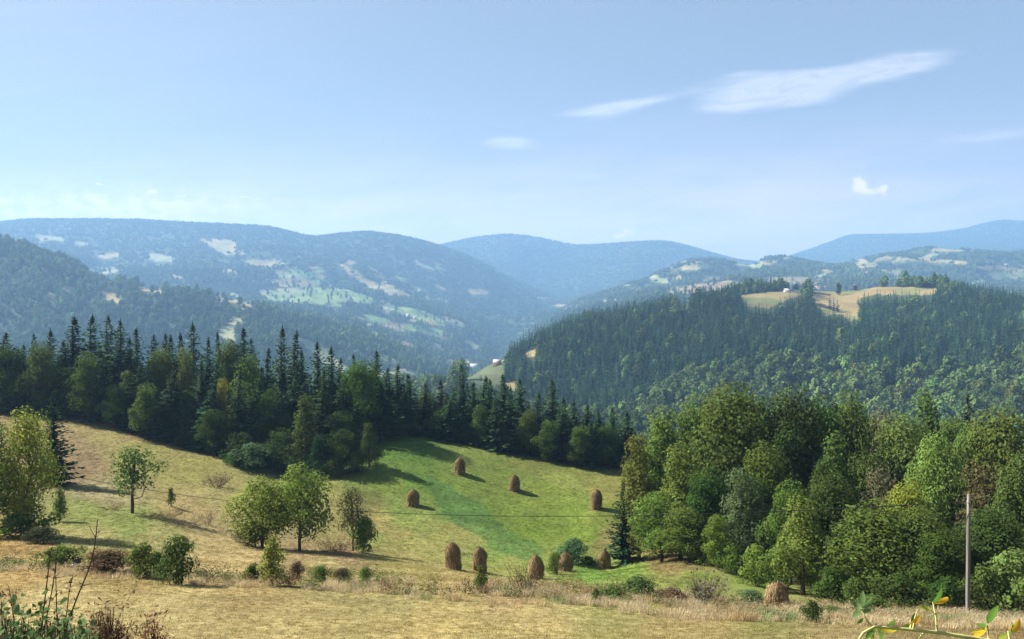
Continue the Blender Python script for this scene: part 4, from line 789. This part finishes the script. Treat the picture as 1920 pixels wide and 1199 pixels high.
# ------------------------------------------------------------------ haystacks
M_HAY = diff_mat('weathered_hay', (.185, .120, .066), .5, 7.0, (1, 1, .35), bump=1.0)
M_STRAND = leaf_mat('hay_strands', .12, var=.5, gloss=0)
M_POLE = diff_mat('grey_wood', (.20, .165, .13), .4, 6.0, (1, 1, .08), bump=.5)
def haystack(label, px, base, h, w, seed, notch=None, Y=None, lean=0.0, prop=False):
    p = ground_at(px, base) if Y is None else at(px, Y); H = h / F * p.y; R = w / 2 / F * p.y; r = np.random.default_rng(seed)
    prof_f = [0, .06, .3, .5, .66, .8, .9, .96, 1.0]; prof_r = [.86, .93, 1.0, 1.0, .96, .82, .60, .36, .05]
    nz_, na_ = 46, 56; fz = np.linspace(0, 1, nz_); an = np.linspace(0, 2 * np.pi, na_, endpoint=False); A, Z = np.meshgrid(an, fz)
    rr = np.interp(Z, prof_f, prof_r) * R * (1 + .25 * fbm(np.cos(A) * 1.2 + seed, np.sin(A) * 1.2 + Z * 2.4, 3) + .08 * fbm(A * 7 + seed, Z * 6, 2))
    if notch is not None:
        d = np.abs((A - math.radians(notch) + np.pi) % (2 * np.pi) - np.pi); rr = rr * (1 - .75 * np.exp(-(d / .22) ** 2) * (1 - sstep(Z, .28, .42)))
    V = np.stack([np.cos(A) * rr + lean * H * Z, np.sin(A) * rr, Z * H], -1).reshape(-1, 3); V[:, 2] -= .08 * (V[:, 2] < .02)
    i = np.arange(nz_ * na_).reshape(nz_, na_); j = np.roll(i, -1, 1); q = np.stack([i[:-1], j[:-1], j[1:], i[1:]], -1).reshape(-1, 4)
    t = thing('haystack', label, 'haystack', p, 'haystacks on the meadow')
    obj('hay', mesh_from('hay', V, q, M_HAY, True), t)
    n = 2600; k = r.integers(0, (nz_ - 2) * na_, n) + na_; c = V[k]; rad = unit(np.stack([c[:, 0] - lean * c[:, 2], c[:, 1], np.zeros(n)], 1)); dn = unit(np.stack([rad[:, 0] * .25, rad[:, 1] * .25, -np.ones(n)], 1) + r.normal(0, .25, (n, 3)))
    sd = unit(np.cross(dn, rad)); ln = r.uniform(.2, .5, n)[:, None]; wd = r.uniform(.012, .038, n)[:, None]; c = c + rad * r.uniform(.0, .05, (n, 1)); o = rad * r.uniform(.01, .11, (n, 1))
    q = np.stack([c - dn * ln * .5, c + sd * wd, c + dn * ln * .5 + o, c - sd * wd], 1)
    obj('straw_strands', quads_mesh('straw_strands', q, M_STRAND), t, color=(.25, .175, .092))
    n = 420; a = r.uniform(0, 6.28, n); q_ = R * r.uniform(.85, 1.5, n) ** 1.0; c = np.stack([np.cos(a) * q_, np.sin(a) * q_, np.zeros(n)], 1); c[:, 2] = height(c[:, 0] + p.x, c[:, 1] + p.y) - p.z + r.uniform(.01, .09, n); d = unit(r.normal(size=(n, 3)) * [1, 1, .25]); sd = unit(np.cross(d, [0, 0, 1])); ln = r.uniform(.2, .5, n)[:, None]
    obj('loose_hay', quads_mesh('loose_hay', np.stack([c - d * ln * .5, c + sd * .03, c + d * ln * .5, c - sd * .03], 1), M_STRAND), t, color=(.30, .22, .11))
    tb = Tubes(); tb.add([[lean * H * .8, 0, H * .8], [lean * H, 0, H * 1.0], [lean * H * 1.05, 0, H * 1.13]], [.05, .045, .03], 6); obj('centre_pole', tb.mesh('centre_pole', M_POLE), t)
    if prop or notch is not None:
        a = math.radians(notch if notch is not None else 262); tb = Tubes(); d = R * (.55 if notch is not None else 1.06); tb.add([[math.cos(a) * d, math.sin(a) * d, -.1], [math.cos(a) * d * .97, math.sin(a) * d * .97, H * .36]], [.06, .05], 6); obj('prop_pole', tb.mesh('prop_pole', M_POLE), t)
    return t
haystack('tall brown haystack, leftmost of the front row below the hay meadow', 850, 1069, 49, 29, 1, lean=-.04)
haystack('brown haystack with a pale domed top, second in the front row', 899, 1074, 46, 27, 2, notch=240)
haystack('brown haystack behind the bare stalks, third in the front row', 1005, 1088, 44, 27, 3)
haystack('dark haystack with a small bush at its left side, fourth in the front row', 1061, 1073, 34, 25, 4)
haystack('small haystack with a dark gap at its base, rightmost of the front row', 1133, 1067, 33, 23, 5, notch=268)
haystack('haystack with a pinched top, nearest the tree line on the upper meadow', 863, 889, 29, 19, 6, lean=-.03)
haystack('haystack in the middle of the upper green meadow', 965, 921, 29, 18, 7)
haystack('haystack at the right side of the upper meadow near the lone spruce', 1118, 955, 36, 20, 8, lean=.02)
haystack('haystack with a pale prop at its foot, at the left of the upper meadow', 775, 950, 30, 21, 9, prop=True)
haystack('broad pale haystack at the grove side, nearest and lowest of all', 1457, 1143, 48, 41, 10, lean=.03)

# ------------------------------------------------------------------ utility pole and wire
def utility_pole():
    p = ground_at(1815, 1158); H = (CY - 928) / F * p.y - p.z
    t = thing('utility_pole', 'weathered wooden utility pole in front of the grove at the right', 'utility pole', p)
    tb = Tubes(); tb.add([[0, 0, -.8], [0, 0, H * .25], [.02, 0, H * .5], [.03, 0, H * .75], [.05, 0, H]], [.15, .145, .135, .12, .105], 14); obj('post', tb.mesh('post', diff_mat('pole_wood', (.17, .158, .145), .5, 5.0, (3, 3, .05), bump=.6)), t)
    tb = Tubes(); tb.add([[.05, 0, H], [.05, 0, H + .05]], [.115, .05], 14); obj('cap', tb.mesh('cap', M_POLE), t)
    tb = Tubes(); tb.add([[.04, -.13, H - .62], [-.10, -.2, H - .6], [-.16, -.2, H - .5]], [.015, .015, .015], 6); br = obj('bracket', tb.mesh('bracket', diff_mat('iron', (.06, .055, .05), .3, 9, bump=0)), t)
    tb = Tubes(); tb.add([[-.16, -.2, H - .52], [-.16, -.2, H - .47], [-.16, -.2, H - .43], [-.16, -.2, H - .38]], [.05, .055, .03, .04], 8); obj('insulator', tb.mesh('insulator', diff_mat('porcelain', (.5, .48, .44), .1, 3, rough=.3, bump=0, gloss=.5)), br)
    A = np.array([p.x - .16, p.y - .2, p.z + H - .45]); D = np.array([-62 - 30.1, 51.0, -9.4]); pts = []
    for s in np.linspace(0, 1.45, 60):
        q = A + D * s; q[2] -= 4 * 2.75 * s * (1 - s); pts.append(q)
    tb = Tubes(); tb.add(pts, .028, 5); o = obj('overhead_wire', tb.mesh('overhead_wire', diff_mat('cable', (.02, .02, .02), .1, 3, bump=0)))
    tag(o, 'single dark wire sagging from the utility pole across the meadow', 'wire')
utility_pole()

# ------------------------------------------------------------------ houses and mast
M_WHITE = diff_mat('limewash', (.52, .50, .47), .12, 2.0, bump=.1); M_TIMBER = diff_mat('timber', (.26, .14, .10), .35, 4.0, (1, 1, .2))
M_ROOFG = diff_mat('pale_roof', (.36, .33, .32), .2, 3.0); M_ROOFR = diff_mat('red_roof', (.28, .13, .10), .3, 3.0); M_DARK = diff_mat('dark_glass', (.03, .035, .045), .1, 1, rough=.2, bump=0, gloss=.5)
def box(lo, hi):
    x0, y0, z0 = lo; x1, y1, z1 = hi
    V = [(x0, y0, z0), (x1, y0, z0), (x1, y1, z0), (x0, y1, z0), (x0, y0, z1), (x1, y0, z1), (x1, y1, z1), (x0, y1, z1)]
    return V, [(3, 2, 1, 0), (4, 5, 6, 7), (0, 1, 5, 4), (1, 2, 6, 5), (2, 3, 7, 6), (3, 0, 4, 7)]
def house(label, px, base, wpx, hpx, wall, roof, yaw=0.2, ymin=650, long=1.25, name='house'):
    p = ground_at(px, base, ymin); W = wpx / F * p.y; H = hpx / F * p.y; D = W / long; wh = H * .55
    t = thing(name, label, 'house', p, 'houses across the valley', yaw)
    V, Q = box((-W / 2, -D / 2, -3), (W / 2, D / 2, wh)); V += [(-W / 2, 0, H * .97), (W / 2, 0, H * .97)]
    w = obj('wall', mesh_from('wall', V, [np.array(Q), np.array([(4, 7, 8), (6, 5, 9)])], wall), t)
    e = .5; dz = (H - wh) / (D / 2) * e
    V = []; Qd = []
    for s in (-1, 1):
        b = len(V); V += [(-W / 2 - e, s * (D / 2 + e), wh - dz + .1), (W / 2 + e, s * (D / 2 + e), wh - dz + .1), (W / 2 + e, 0, H + .1), (-W / 2 - e, 0, H + .1)]; V += [(x, y_, z + .25) for x, y_, z in V[b:b + 4]]
        Qd += [tuple(b + k for k in f) for f in [(3, 2, 1, 0), (4, 5, 6, 7), (0, 1, 5, 4), (1, 2, 6, 5), (2, 3, 7, 6), (3, 0, 4, 7)]]
    rf = obj('roof', mesh_from('roof', V, np.array(Qd), roof), t)
    V, Q = box((W * .2, D * .12, H * .8), (W * .2 + .8, D * .12 + .8, H + .9)); obj('chimney', mesh_from('chimney', V, np.array(Q), M_TIMBER), rf)
    for x in (-.28, .28):
        V, Q = box((x * W - .6, -D / 2 - .06, wh * .42), (x * W + .6, -D / 2 + .02, wh * .8)); obj('window', mesh_from('window', V, np.array(Q), M_DARK), t)
    V, Q = box((-.5, -D / 2 - .07, 0), (.5, -D / 2 + .02, wh * .62)); obj('door', mesh_from('door', V, np.array(Q), M_TIMBER), t)
house('white house with a pale roof on the spur in the valley', 888, 698, 14, 15, M_WHITE, M_ROOFG, .35)
house('brown wooden house with a pale roof right of the white house', 932, 687, 13, 11, M_TIMBER, M_ROOFG, -.2)
house('long low house with a red-brown roof on the edge of the golden plateau', 1541, 545, 26, 7, M_WHITE, M_ROOFR, 0, 1100, 2.6)
house('white house behind trees at the left end of the golden plateau', 1477, 549, 14, 6, M_WHITE, M_ROOFG, .1, 1100, 1.8)
house('white house on the far hill at the right edge', 1886, 501, 8, 5, M_WHITE, M_ROOFG, .1, 2600, 1.5)
house('white house on the green clearing far across the valley, highest of the three there', 680, 546, 6, 5, M_WHITE, M_ROOFG, .2, 2000)
house('white house between green fields low on the far clearing', 765, 595, 6, 5, M_WHITE, M_ROOFG, -.2, 2000)
house('small pale house just right of the one between green fields', 778, 599, 5, 4, M_WHITE, M_ROOFG, .4, 2000)
house('pale house at the left of the far green clearing', 545, 557, 5, 4, M_WHITE, M_ROOFR, .2, 2000)
house('pale house by the tan field on the right of the far clearing', 786, 548, 5, 4, M_WHITE, M_ROOFG, .5, 2000)
def mast():
    p = at(1891, 8900); H = (CY - 391) / F * p.y - p.z; s = 2.6; tb = Tubes()
    t = thing('radio_mast', 'thin radio mast on the far ridge at the right', 'mast', p)
    for a in (0, 2.09, 4.19): tb.add([[math.cos(a) * s, math.sin(a) * s, -5], [math.cos(a) * s * .3, math.sin(a) * s * .3, H]], [.9, .6], 4)
    n = 16
    for k in range(n):
        for a in (0, 2.09, 4.19):
            z1, z2 = H * k / n, H * (k + 1) / n; r1, r2 = s * (1 - .7 * k / n), s * (1 - .7 * (k + 1) / n); tb.add([[math.cos(a) * r1, math.sin(a) * r1, z1], [math.cos(a + 2.09) * r2, math.sin(a + 2.09) * r2, z2]], [.35, .35], 3)
    obj('lattice', tb.mesh('lattice', M_ROOFG), t)
mast()
def plateau_trees():
    L = [(1572, 531, 1360, 11, 'broadleaf', 'dark tree standing alone on the golden plateau'), (1454, 534, 1400, 12, 'broadleaf', 'round dark tree left of the white plateau house'), (1493, 533, 1400, 14, 'broadleaf', 'dark rounded tree right of the white plateau house'), (1510, 529, 1420, 12, 'broadleaf', 'dark tree left of the long low house'), (1603, 536, 1390, 10, 'broadleaf', 'small rust-tinged tree on the plateau edge right of the lone dark tree'),
         (1556, 551, 1230, 10, 'spruce', 'left spruce of the small group inside the golden field'), (1563, 556, 1220, 10, 'spruce', 'middle spruce of the small group inside the golden field'), (1570, 562, 1210, 10, 'spruce', 'front spruce of the small group inside the golden field'), (1746, 536, 1410, 8, 'broadleaf', 'dark tree at the right end of the plateau'), (1728, 546, 1400, 8, 'spruce', 'small spruce near the right end of the plateau'),
         (1609, 556, 1260, 8, 'spruce', 'small spruce on the right edge of the golden field'), (1434, 558, 1330, 8, 'spruce', 'small spruce in the green part of the plateau'), (902, 705, 900, 9, 'spruce', 'left of two small spruces on the green field below the white house'), (912, 707, 895, 9, 'spruce', 'right of two small spruces on the green field below the white house')]
    for k, (px, top, Y, w, kd, lab) in enumerate(L):
        p = at(px, Y); H = max(6, (CY - top) / F * Y - p.z); W = w / F * Y
        o = obj('plateau_' + kd, (HS if kd == 'spruce' else HB)[k % 4], None, p, (.10, .06, .03) if 'rust' in lab else (.02, .04, .024) if kd == 'spruce' else (.035, .055, .024)); s0 = (20, 7) if kd == 'spruce' else (16, 10.5)
        o.scale = (W / s0[1], W / s0[1], H / s0[0]); tag(o, lab, 'tree')
plateau_trees()

# ------------------------------------------------------------------ close plants at the camera's feet
def big_leaf(base, tip, width, up, curl=.15, fold=.25, n=7):
    base = np.array(base, float); tip = np.array(tip, float); d = tip - base; L = np.linalg.norm(d); d = d / L; sd = np.cross(d, up); sd /= np.linalg.norm(sd); nn = np.cross(sd, d)
    V = []; 
    for k in range(n):
        u = k / (n - 1); w = width * (math.sin(math.pi * u ** .8) ** .85 if 0 < u < 1 else 0.02); c = base + d * L * u + nn * (curl * L * math.sin(math.pi * u))
        V += [c - sd * w / 2 + nn * fold * w * .5, c, c + sd * w / 2 + nn * fold * w * .5]
    Q = []
    for k in range(n - 1):
        a = 3 * k; Q += [(a, a + 1, a + 4, a + 3), (a + 1, a + 2, a + 5, a + 4)]
    return np.array(V), np.array(Q)
def pt(px, py, Y): return np.array([(px - CX) / F * Y, Y, (CY - py) / F * Y])
M_BIG = leaf_mat('broad_leaf', .4, var=.2, gloss=0)
M_CANE = diff_mat('pale_cane', (.42, .40, .16), .2, 20, bump=.1)
def right_branch():
    Y = 2.25; root = at(2010, Y); rp = np.array(root)
    t = thing('leafy_cane', 'pale cane with green and yellow leaves close by at the lower right', 'plant', root)
    tb = Tubes(); P = [root + Vector((.1, 0, -.1)), Vector(pt(1960, 1226, Y)), Vector(pt(1890, 1208, Y)), Vector(pt(1822, 1197, Y)), Vector(pt(1766, 1188, Y)), Vector(pt(1691, 1180, Y)), Vector(pt(1640, 1176, Y)), Vector(pt(1618, 1188, Y - .03)), Vector(pt(1606, 1206, Y - .05))]
    tb.add([np.array(v) - rp for v in P], [.010, .008, .0068, .0062, .0056, .005, .0045, .0038, .002], 8)
    for a, b, c in [((1635, 1176), (1622, 1158), (1614, 1140)), ((1757, 1184), (1755, 1160), (1749, 1130)), ((1853, 1202), (1852, 1185), (1851, 1170)), ((1896, 1210), (1892, 1196), (1890, 1184)), ((1735, 1185), (1728, 1192), (1722, 1200)), ((1706, 1181), (1707, 1176), (1708, 1172)), ((1712, 1180), (1716, 1158), (1721, 1143))]:
        tb.add([pt(*a, Y) - rp, pt(*b, Y + .01) - rp, pt(*c, Y + .02) - rp], [.0032, .0026, .0016], 6)
    obj('stem', tb.mesh('cane_stem', M_CANE), t)
    gr, yl, orr, bl, yg = (.10, .19, .035), (.52, .40, .03), (.60, .33, .03), (.13, .20, .075), (.26, .30, .04)
    L = [((1614, 1143), (1618, 1108), bl, 12), ((1613, 1143), (1594, 1127), bl, 13), ((1615, 1141), (1635, 1120), bl, 11), ((1614, 1148), (1597, 1160), bl, 10), ((1616, 1151), (1633, 1143), bl, 10), ((1618, 1160), (1606, 1170), gr, 7), ((1640, 1175), (1682, 1183), yl, 9), ((1662, 1174), (1678, 1158), gr, 8), ((1692, 1179), (1712, 1174), yg, 9), ((1708, 1173), (1728, 1151), orr, 9), ((1708, 1172), (1716, 1150), gr, 9),
         ((1745, 1147), (1719, 1140), yg, 8), ((1748, 1133), (1766, 1098), gr, 12), ((1749, 1133), (1778, 1121), orr, 9), ((1752, 1165), (1757, 1182), yl, 5), ((1851, 1171), (1873, 1136), gr, 13), ((1850, 1174), (1815, 1185), yl, 11), ((1850, 1180), (1821, 1200), orr, 10), ((1849, 1172), (1828, 1170), gr, 9), ((1890, 1187), (1912, 1160), orr, 13), ((1889, 1187), (1896, 1166), gr, 12), ((1888, 1190), (1872, 1199), yg, 9), ((1640, 1178), (1622, 1200), gr, 11), ((1645, 1180), (1650, 1204), gr, 11), ((1632, 1180), (1634, 1206), yg, 9), ((1895, 1200), (1893, 1214), yl, 8)]
    r = np.random.default_rng(4)
    for a, b, c, w in L:
        y1 = Y + .02; V, Q = big_leaf(pt(*a, y1) - rp, pt(*b, y1 + r.uniform(-.04, .05)) - rp, w / F * Y, unit(np.array([r.normal(0, .5), -1, r.normal(.5, .4)])), r.uniform(.05, .22), r.uniform(.15, .4))
        obj('leaf', mesh_from('cane_leaf', V, Q, M_BIG, True), t, color=c)
right_branch()
def left_plants():
    ST = [([(77, 1182), (86, 1110), (93, 1050), (96, 1028)], 3.0, .0052, 'upright dark dry stalk, left one of the close trio'), ([(82, 1182), (97, 1110), (109, 1026)], 3.1, .0055, 'dark dry stalk, middle one of the close trio'), ([(107, 1160), (105, 1100), (104, 1048)], 3.05, .0045, 'short straight dry stalk, right one of the close trio'),
          ([(120, 1190), (143, 1125), (168, 1063), (178, 1020), (183, 974)], 3.0, .006, 'tallest dark dry stalk, leaning right with its tip above the weeds'), ([(125, 1150), (130, 1110), (137, 1078)], 3.3, .0045, 'short dark dry stalk at the foot of the tallest one'), ([(4, 1160), (1, 1112)], 3.0, .004, 'thin dry stalk at the very left edge'), ([(24, 1150), (21, 1125), (16, 1100)], 3.1, .004, 'forked thin dry stalk near the left edge'),
          ([(207, 1196), (237, 1130), (270, 1074)], 3.2, .003, 'pale thin stalk leaning right over the brown brush'), ([(228, 1200), (265, 1174), (306, 1147)], 3.0, .0035, 'pale straw stalk lying low toward the right')]
    for pts, Y, rad, lab in ST:
        r = np.random.default_rng(int(pts[0][0])); P = [pt(*q, Y) for q in pts]; foot = P[0] + (P[0] - P[1]) / np.linalg.norm(P[0] - P[1]) * .25; g = at(CX + F * foot[0] / Y, Y); g = Vector((foot[0], Y, g.z))
        P = [np.array(g) + [0, 0, -.05], foot] + P; t = thing('dry_stalk', lab, 'dry stalk', g); tb = Tubes(); gg = np.array(g)
        # smooth line
        Pq = np.array(P); s = np.linspace(0, 1, len(Pq)); ss = np.linspace(0, 1, 24); C = pchip(s, Pq, ss)
        rad *= .62; tb.add(C - gg, np.linspace(rad * 1.15, rad * .45, 24), 6)
        for k in range(7):
            i = int(r.integers(9, 23)); d = unit(C[i] - C[i - 1] + r.normal(0, .035, 3)); e = C[i] + d * r.uniform(.02, .06); tb.add([C[i] - gg, (C[i] + e) / 2 - gg, e - gg], [rad * .55, rad * .4, rad * .2], 4)
        if 'forked' in lab: tb.add([pt(24, 1145, Y) - gg, pt(28, 1122, Y) - gg, pt(31, 1106, Y) - gg], [rad * .8, rad * .6, rad * .3], 5)
        obj('stem', tb.mesh('stalk_stem', M_DRYSTEM if 'pale' not in lab else M_CANE2), t)
        c = C[r.integers(12, 24, 10)] - gg + r.normal(0, .006, (10, 3)); obj('withered_leaf', quads_mesh('withered_leaf', leaf_quads(c, r.normal(size=(10, 3)), .022, 2.2), M_DRY), t, color=(.10, .07, .045))
    # bramble mound
    root = at(70, 2.7); rp = np.array(root); t = thing('bramble_bush', 'low bramble with pale green leaves in the lower left corner', 'bush', root); r = np.random.default_rng(12); tb = Tubes(); LV = []; LQ = []; off = 0; LV2 = []; LQ2 = []; off2 = 0
    for k in range(150):
        px = r.uniform(-30, 175); Y = r.uniform(2.8, 3.6); top = np.interp(px, [-30, 30, 90, 130, 180], [1150, 1148, 1158, 1166, 1192]) + r.uniform(0, 70); e = pt(px, top, Y); b = np.array(at(px + r.uniform(-40, 40), Y + r.uniform(-.1, .1))); m = (b + e) / 2 + r.normal(0, .06, 3)
        tb.add([b - rp, m - rp, e - rp], [.005, .004, .002], 5)
        for q in range(15):
            u = r.uniform(.5, 1.05); s = (b + (e - b) * u) + r.normal(0, .03, 3); d = unit(r.normal(size=3) + np.array([0, -.3, .1])); ln = r.uniform(.020, .038)
            V, Q = big_leaf(s - rp, s - rp + d * ln, ln * .72, unit(np.array([r.normal(0, .4), r.normal(-.3, .4), 1])), r.uniform(.0, .2), r.uniform(.1, .35), 6)
            if r.random() < .75: LV.append(V); LQ.append(Q + off); off += len(V)
            else: LV2.append(V); LQ2.append(Q + off2); off2 += len(V)
    obj('stems', tb.mesh('bramble_stems', M_STALK), t); obj('foliage', mesh_from('bramble_foliage', np.vstack(LV), np.vstack(LQ), M_BIG, True), t, color=(.08, .13, .045)); obj('highlight_foliage', mesh_from('bramble_highlight_foliage', np.vstack(LV2), np.vstack(LQ2), M_BIG, True), t, color=(.13, .18, .09))  # paler leaves put the whitish highlights into the foliage colour
    # brown brush
    def brush(label, px, Y, top, wpx, tint, n, seed):
        p = at(px, Y); W = wpx / F * Y; H = (CY - top) / F * Y - p.z; t = thing('dry_brush', label, 'dry brush', p); r = np.random.default_rng(seed); tb = Tubes(); T = []
        for k in range(n):
            a = r.uniform(0, 6.28); q = math.sqrt(r.random()); e = np.array([math.cos(a) * W * .5 * q, math.sin(a) * W * .4 * q, H * (1 - .45 * q * q) * r.uniform(.7, 1)]); b = e * [.35, .35, 0]; m = (b + e) / 2 + r.normal(0, .05 * H, 3); tb.add([b, m, e], [.006, .004, .0015], 4); T += [m, e, e, (m + e) / 2]
        obj('stems', tb.mesh('brush_stems', M_STALK), t); T = np.array(T); k = r.integers(0, len(T), 2600); c = T[k] + r.normal(0, .045 * H, (2600, 3))
        obj('foliage', quads_mesh('brush_foliage', leaf_quads(c, r.normal(size=(2600, 3)), r.uniform(.015, .04, 2600), 3.0), M_DRY), t, color=tint)
    brush('dark brown dry brush right of the bramble', 198, 4.4, 1122, 120, (.16, .10, .06), 420, 1)
    brush('reddish straw clump right of the dark brown brush', 284, 4.2, 1150, 66, (.28, .16, .09), 200, 2)
    brush('pale straw weeds behind the bramble', 110, 4.6, 1144, 90, (.25, .19, .11), 160, 3)
M_DRYSTEM = diff_mat('dark_dry_stem', (.075, .048, .034), .3, 30); M_CANE2 = diff_mat('straw_stem', (.33, .26, .15), .3, 30)
left_plants()
def plastic_scrap():
    p = ground_at(144, 1066); r = np.random.default_rng(2); t = thing('plastic_scrap', 'scrap of black and white plastic caught in the weeds at left', 'litter', p)
    for nm, col, c0, sx, sz in (('black_sheet', (.02, .02, .025), (.05, 0, .52), .28, .22), ('white_sheet', (.7, .7, .72), (-.05, -.08, .22), .26, .10)):
        u, v = np.meshgrid(np.linspace(-1, 1, 9), np.linspace(-1, 1, 7)); V = np.stack([c0[0] + u * sx + .08 * fbm(u * 2 + sx * 9, v * 2, 2) + .12 * v, c0[1] + .16 * fbm(u * 2, v * 2 + 7, 2), c0[2] + v * sz + .10 * fbm(u * 2 + 4, v * 2 + 3, 2)], -1).reshape(-1, 3)
        i = np.arange(63).reshape(7, 9); q = np.stack([i[:-1, :-1], i[:-1, 1:], i[1:, 1:], i[1:, :-1]], -1).reshape(-1, 4); obj(nm, mesh_from(nm, V, q, diff_mat(nm, col, .1, 3, rough=.4, bump=0, gloss=.4), True), t)
plastic_scrap()

# ------------------------------------------------------------------ grass nobody could count
def tuft(name, h, spread, n, wd, seed, droop=.4, flat=False):
    r = np.random.default_rng(seed); V = []; Tt = []
    for k in range(n):
        a = r.uniform(0, 6.28); b = np.array([math.cos(a), math.sin(a), 0]) * spread * math.sqrt(r.random()); a2 = r.uniform(0, 6.28); hh = h * r.uniform(.45, 1.1); o = np.array([math.cos(a2), math.sin(a2), 0]) * hh * droop * r.uniform(.2, 1.2); sd = np.array([-math.sin(a2 + 1), math.cos(a2 + 1), 0]) * wd * r.uniform(.6, 1.2)
        V += [b - sd, b + sd, b + o * .4 + [0, 0, hh * .62] + sd * .7, b + o + [0, 0, hh * (.9 - .3 * droop)], b + o * .4 + [0, 0, hh * .62] - sd * .7]
    V = np.array(V); i = np.arange(n) * 5; Q = np.stack([i, i + 1, i + 2, i + 4], 1); T = np.stack([i + 4, i + 2, i + 3], 1)
    return mesh_from(name, V, [Q, T], M_GRASS)
def grass():
    r = np.random.default_rng(21)
    # tall straw of the unmown strip
    n = 26000; px = r.uniform(-120, 2040, n); Y = r.uniform(40, 66, n); x = (px - CX) / F * Y; z = height(x, Y); py = CY - F * z / Y
    mid = np.interp(px, [0, 240, 480, 720, 960, 1200, 1440, 1680, 1920], [1066, 1078, 1094, 1104, 1116, 1134, 1154, 1162, 1164]) + 8 * fbm(px / 60, np.zeros(n), 3); half = np.interp(px, [0, 300, 480, 700, 960, 1300, 1600, 1920], [9, 9, 7, 9, 14, 17, 17, 16])
    d = (py - mid) / half; dens = np.exp(-np.abs(d) ** 2.5) * (1.5 * sstep(vnoise(x / 2.3, Y / 2.3), .15, .8)); k = r.random(n) < dens
    x, Y, z, px = x[k], Y[k], z[k], px[k]; n = len(x); c = np.array([.47, .385, .235]) * r.uniform(.75, 1.2, (n, 1)) * (1 + .25 * fbm(x / 2, Y / 2, 3))[:, None]
    red = fbm(x / 4 + 8, Y / 4, 3) > .25; c[red] *= [.92, .84, .74]; gr = fbm(x / 3 + 30, Y / 3, 3) > .34; c[gr] = c[gr] * [.55, .75, .55]
    s = r.uniform(.55, 1.25, n) * np.interp(px, [0, 500, 900, 1920], [.6, .55, .8, .9])
    scatter_stuff('tall_dry_grass', 'tall straw-coloured grass of the unmown strip across the foreground', [tuft('dry_tuft', .85, .32, 34, .012, 70 + q, .55) for q in range(4)], np.stack([x, Y, z - .03], 1), np.stack([np.zeros(n), np.zeros(n), r.uniform(0, 6.28, n)], 1), np.stack([s, s, s * r.uniform(.7, 1.15, n)], 1), r.integers(0, 4, n), np.clip(c, .02, .7))
    n = 1500; px = np.concatenate([r.uniform(-40, 740, n // 2), r.uniform(700, 1950, n - n // 2)]); Y = r.uniform(42, 64, n); x = (px - CX) / F * Y; z = height(x, Y); py = CY - F * z / Y
    mid = np.interp(px, [0, 240, 480, 720, 960, 1200, 1440, 1680, 1920], [1060, 1072, 1090, 1100, 1112, 1128, 1148, 1156, 1158]); k = (np.abs(py - mid) < 13) & (fbm(x / 3.5 + 60, Y / 3.5, 3) > -.05)
    x, Y, z = x[k], Y[k], z[k]; n = len(x); pal = np.array([(.11, .14, .04), (.16, .15, .06), (.17, .11, .06), (.22, .17, .09), (.075, .11, .035)]); c = pal[r.integers(0, 5, n)] * r.uniform(.8, 1.2, (n, 1)); s = r.uniform(.45, 1.15, n)
    def weed(seed):
        q = np.random.default_rng(seed); p = q.normal(0, 1, (110, 3)) * [.24, .24, .26] + [0, 0, .38]; p = p[p[:, 2] > .02]
        return quads_mesh('weed', leaf_quads(p, q.normal(size=(len(p), 3)) + [0, 0, .6], q.uniform(.07, .16, len(p)), 1.7), M_GRASS)
    scatter_stuff('strip_weeds', 'low green and russet weeds growing through the dry strip', [weed(200 + q) for q in range(4)], np.stack([x, Y, z], 1), np.stack([np.zeros(n), np.zeros(n), r.uniform(0, 6.28, n)], 1), np.stack([s, s, s * r.uniform(.7, 1.3, n)], 1), r.integers(0, 4, n), c)
    # short turf of the mown slopes
    Ps = []; Ss = []
    for n, y1, y2, s0 in ((52000, 15, 66, .75), (46000, 60, 172, 1.35)):
        u = r.random(n); Y = np.sqrt(y1 ** 2 + u * (y2 ** 2 - y1 ** 2)); px = r.uniform(-150, 2070 if y1 < 50 else 1320, n); x = (px - CX) / F * Y; Ps.append(np.stack([x, Y, height(x, Y) - .02], 1)); Ss.append(s0 * r.uniform(.6, 1.25, n))
    P = np.vstack(Ps); s = np.concatenate(Ss); n = len(P); c = near_colour(P[:, 0], P[:, 1], P[:, 2]) * (1 + .24 * fbm(P[:, 0] / 1.2, P[:, 1] / 1.2, 3) + .12 * fbm(P[:, 0] / 7, P[:, 1] / 7, 3))[:, None] * r.uniform(.8, 1.25, (n, 1)) * 1.12
    scatter_stuff('short_grass', 'short mown grass, dry and green, covering the slopes', [tuft('turf_tuft', .13, .22, 26, .010, 90 + q, .8) for q in range(4)], P, np.stack([np.zeros(n), np.zeros(n), r.uniform(0, 6.28, n)], 1), np.stack([s, s, s * r.uniform(.6, 1.1, n)], 1), r.integers(0, 4, n), np.clip(c, .01, .7))
grass()
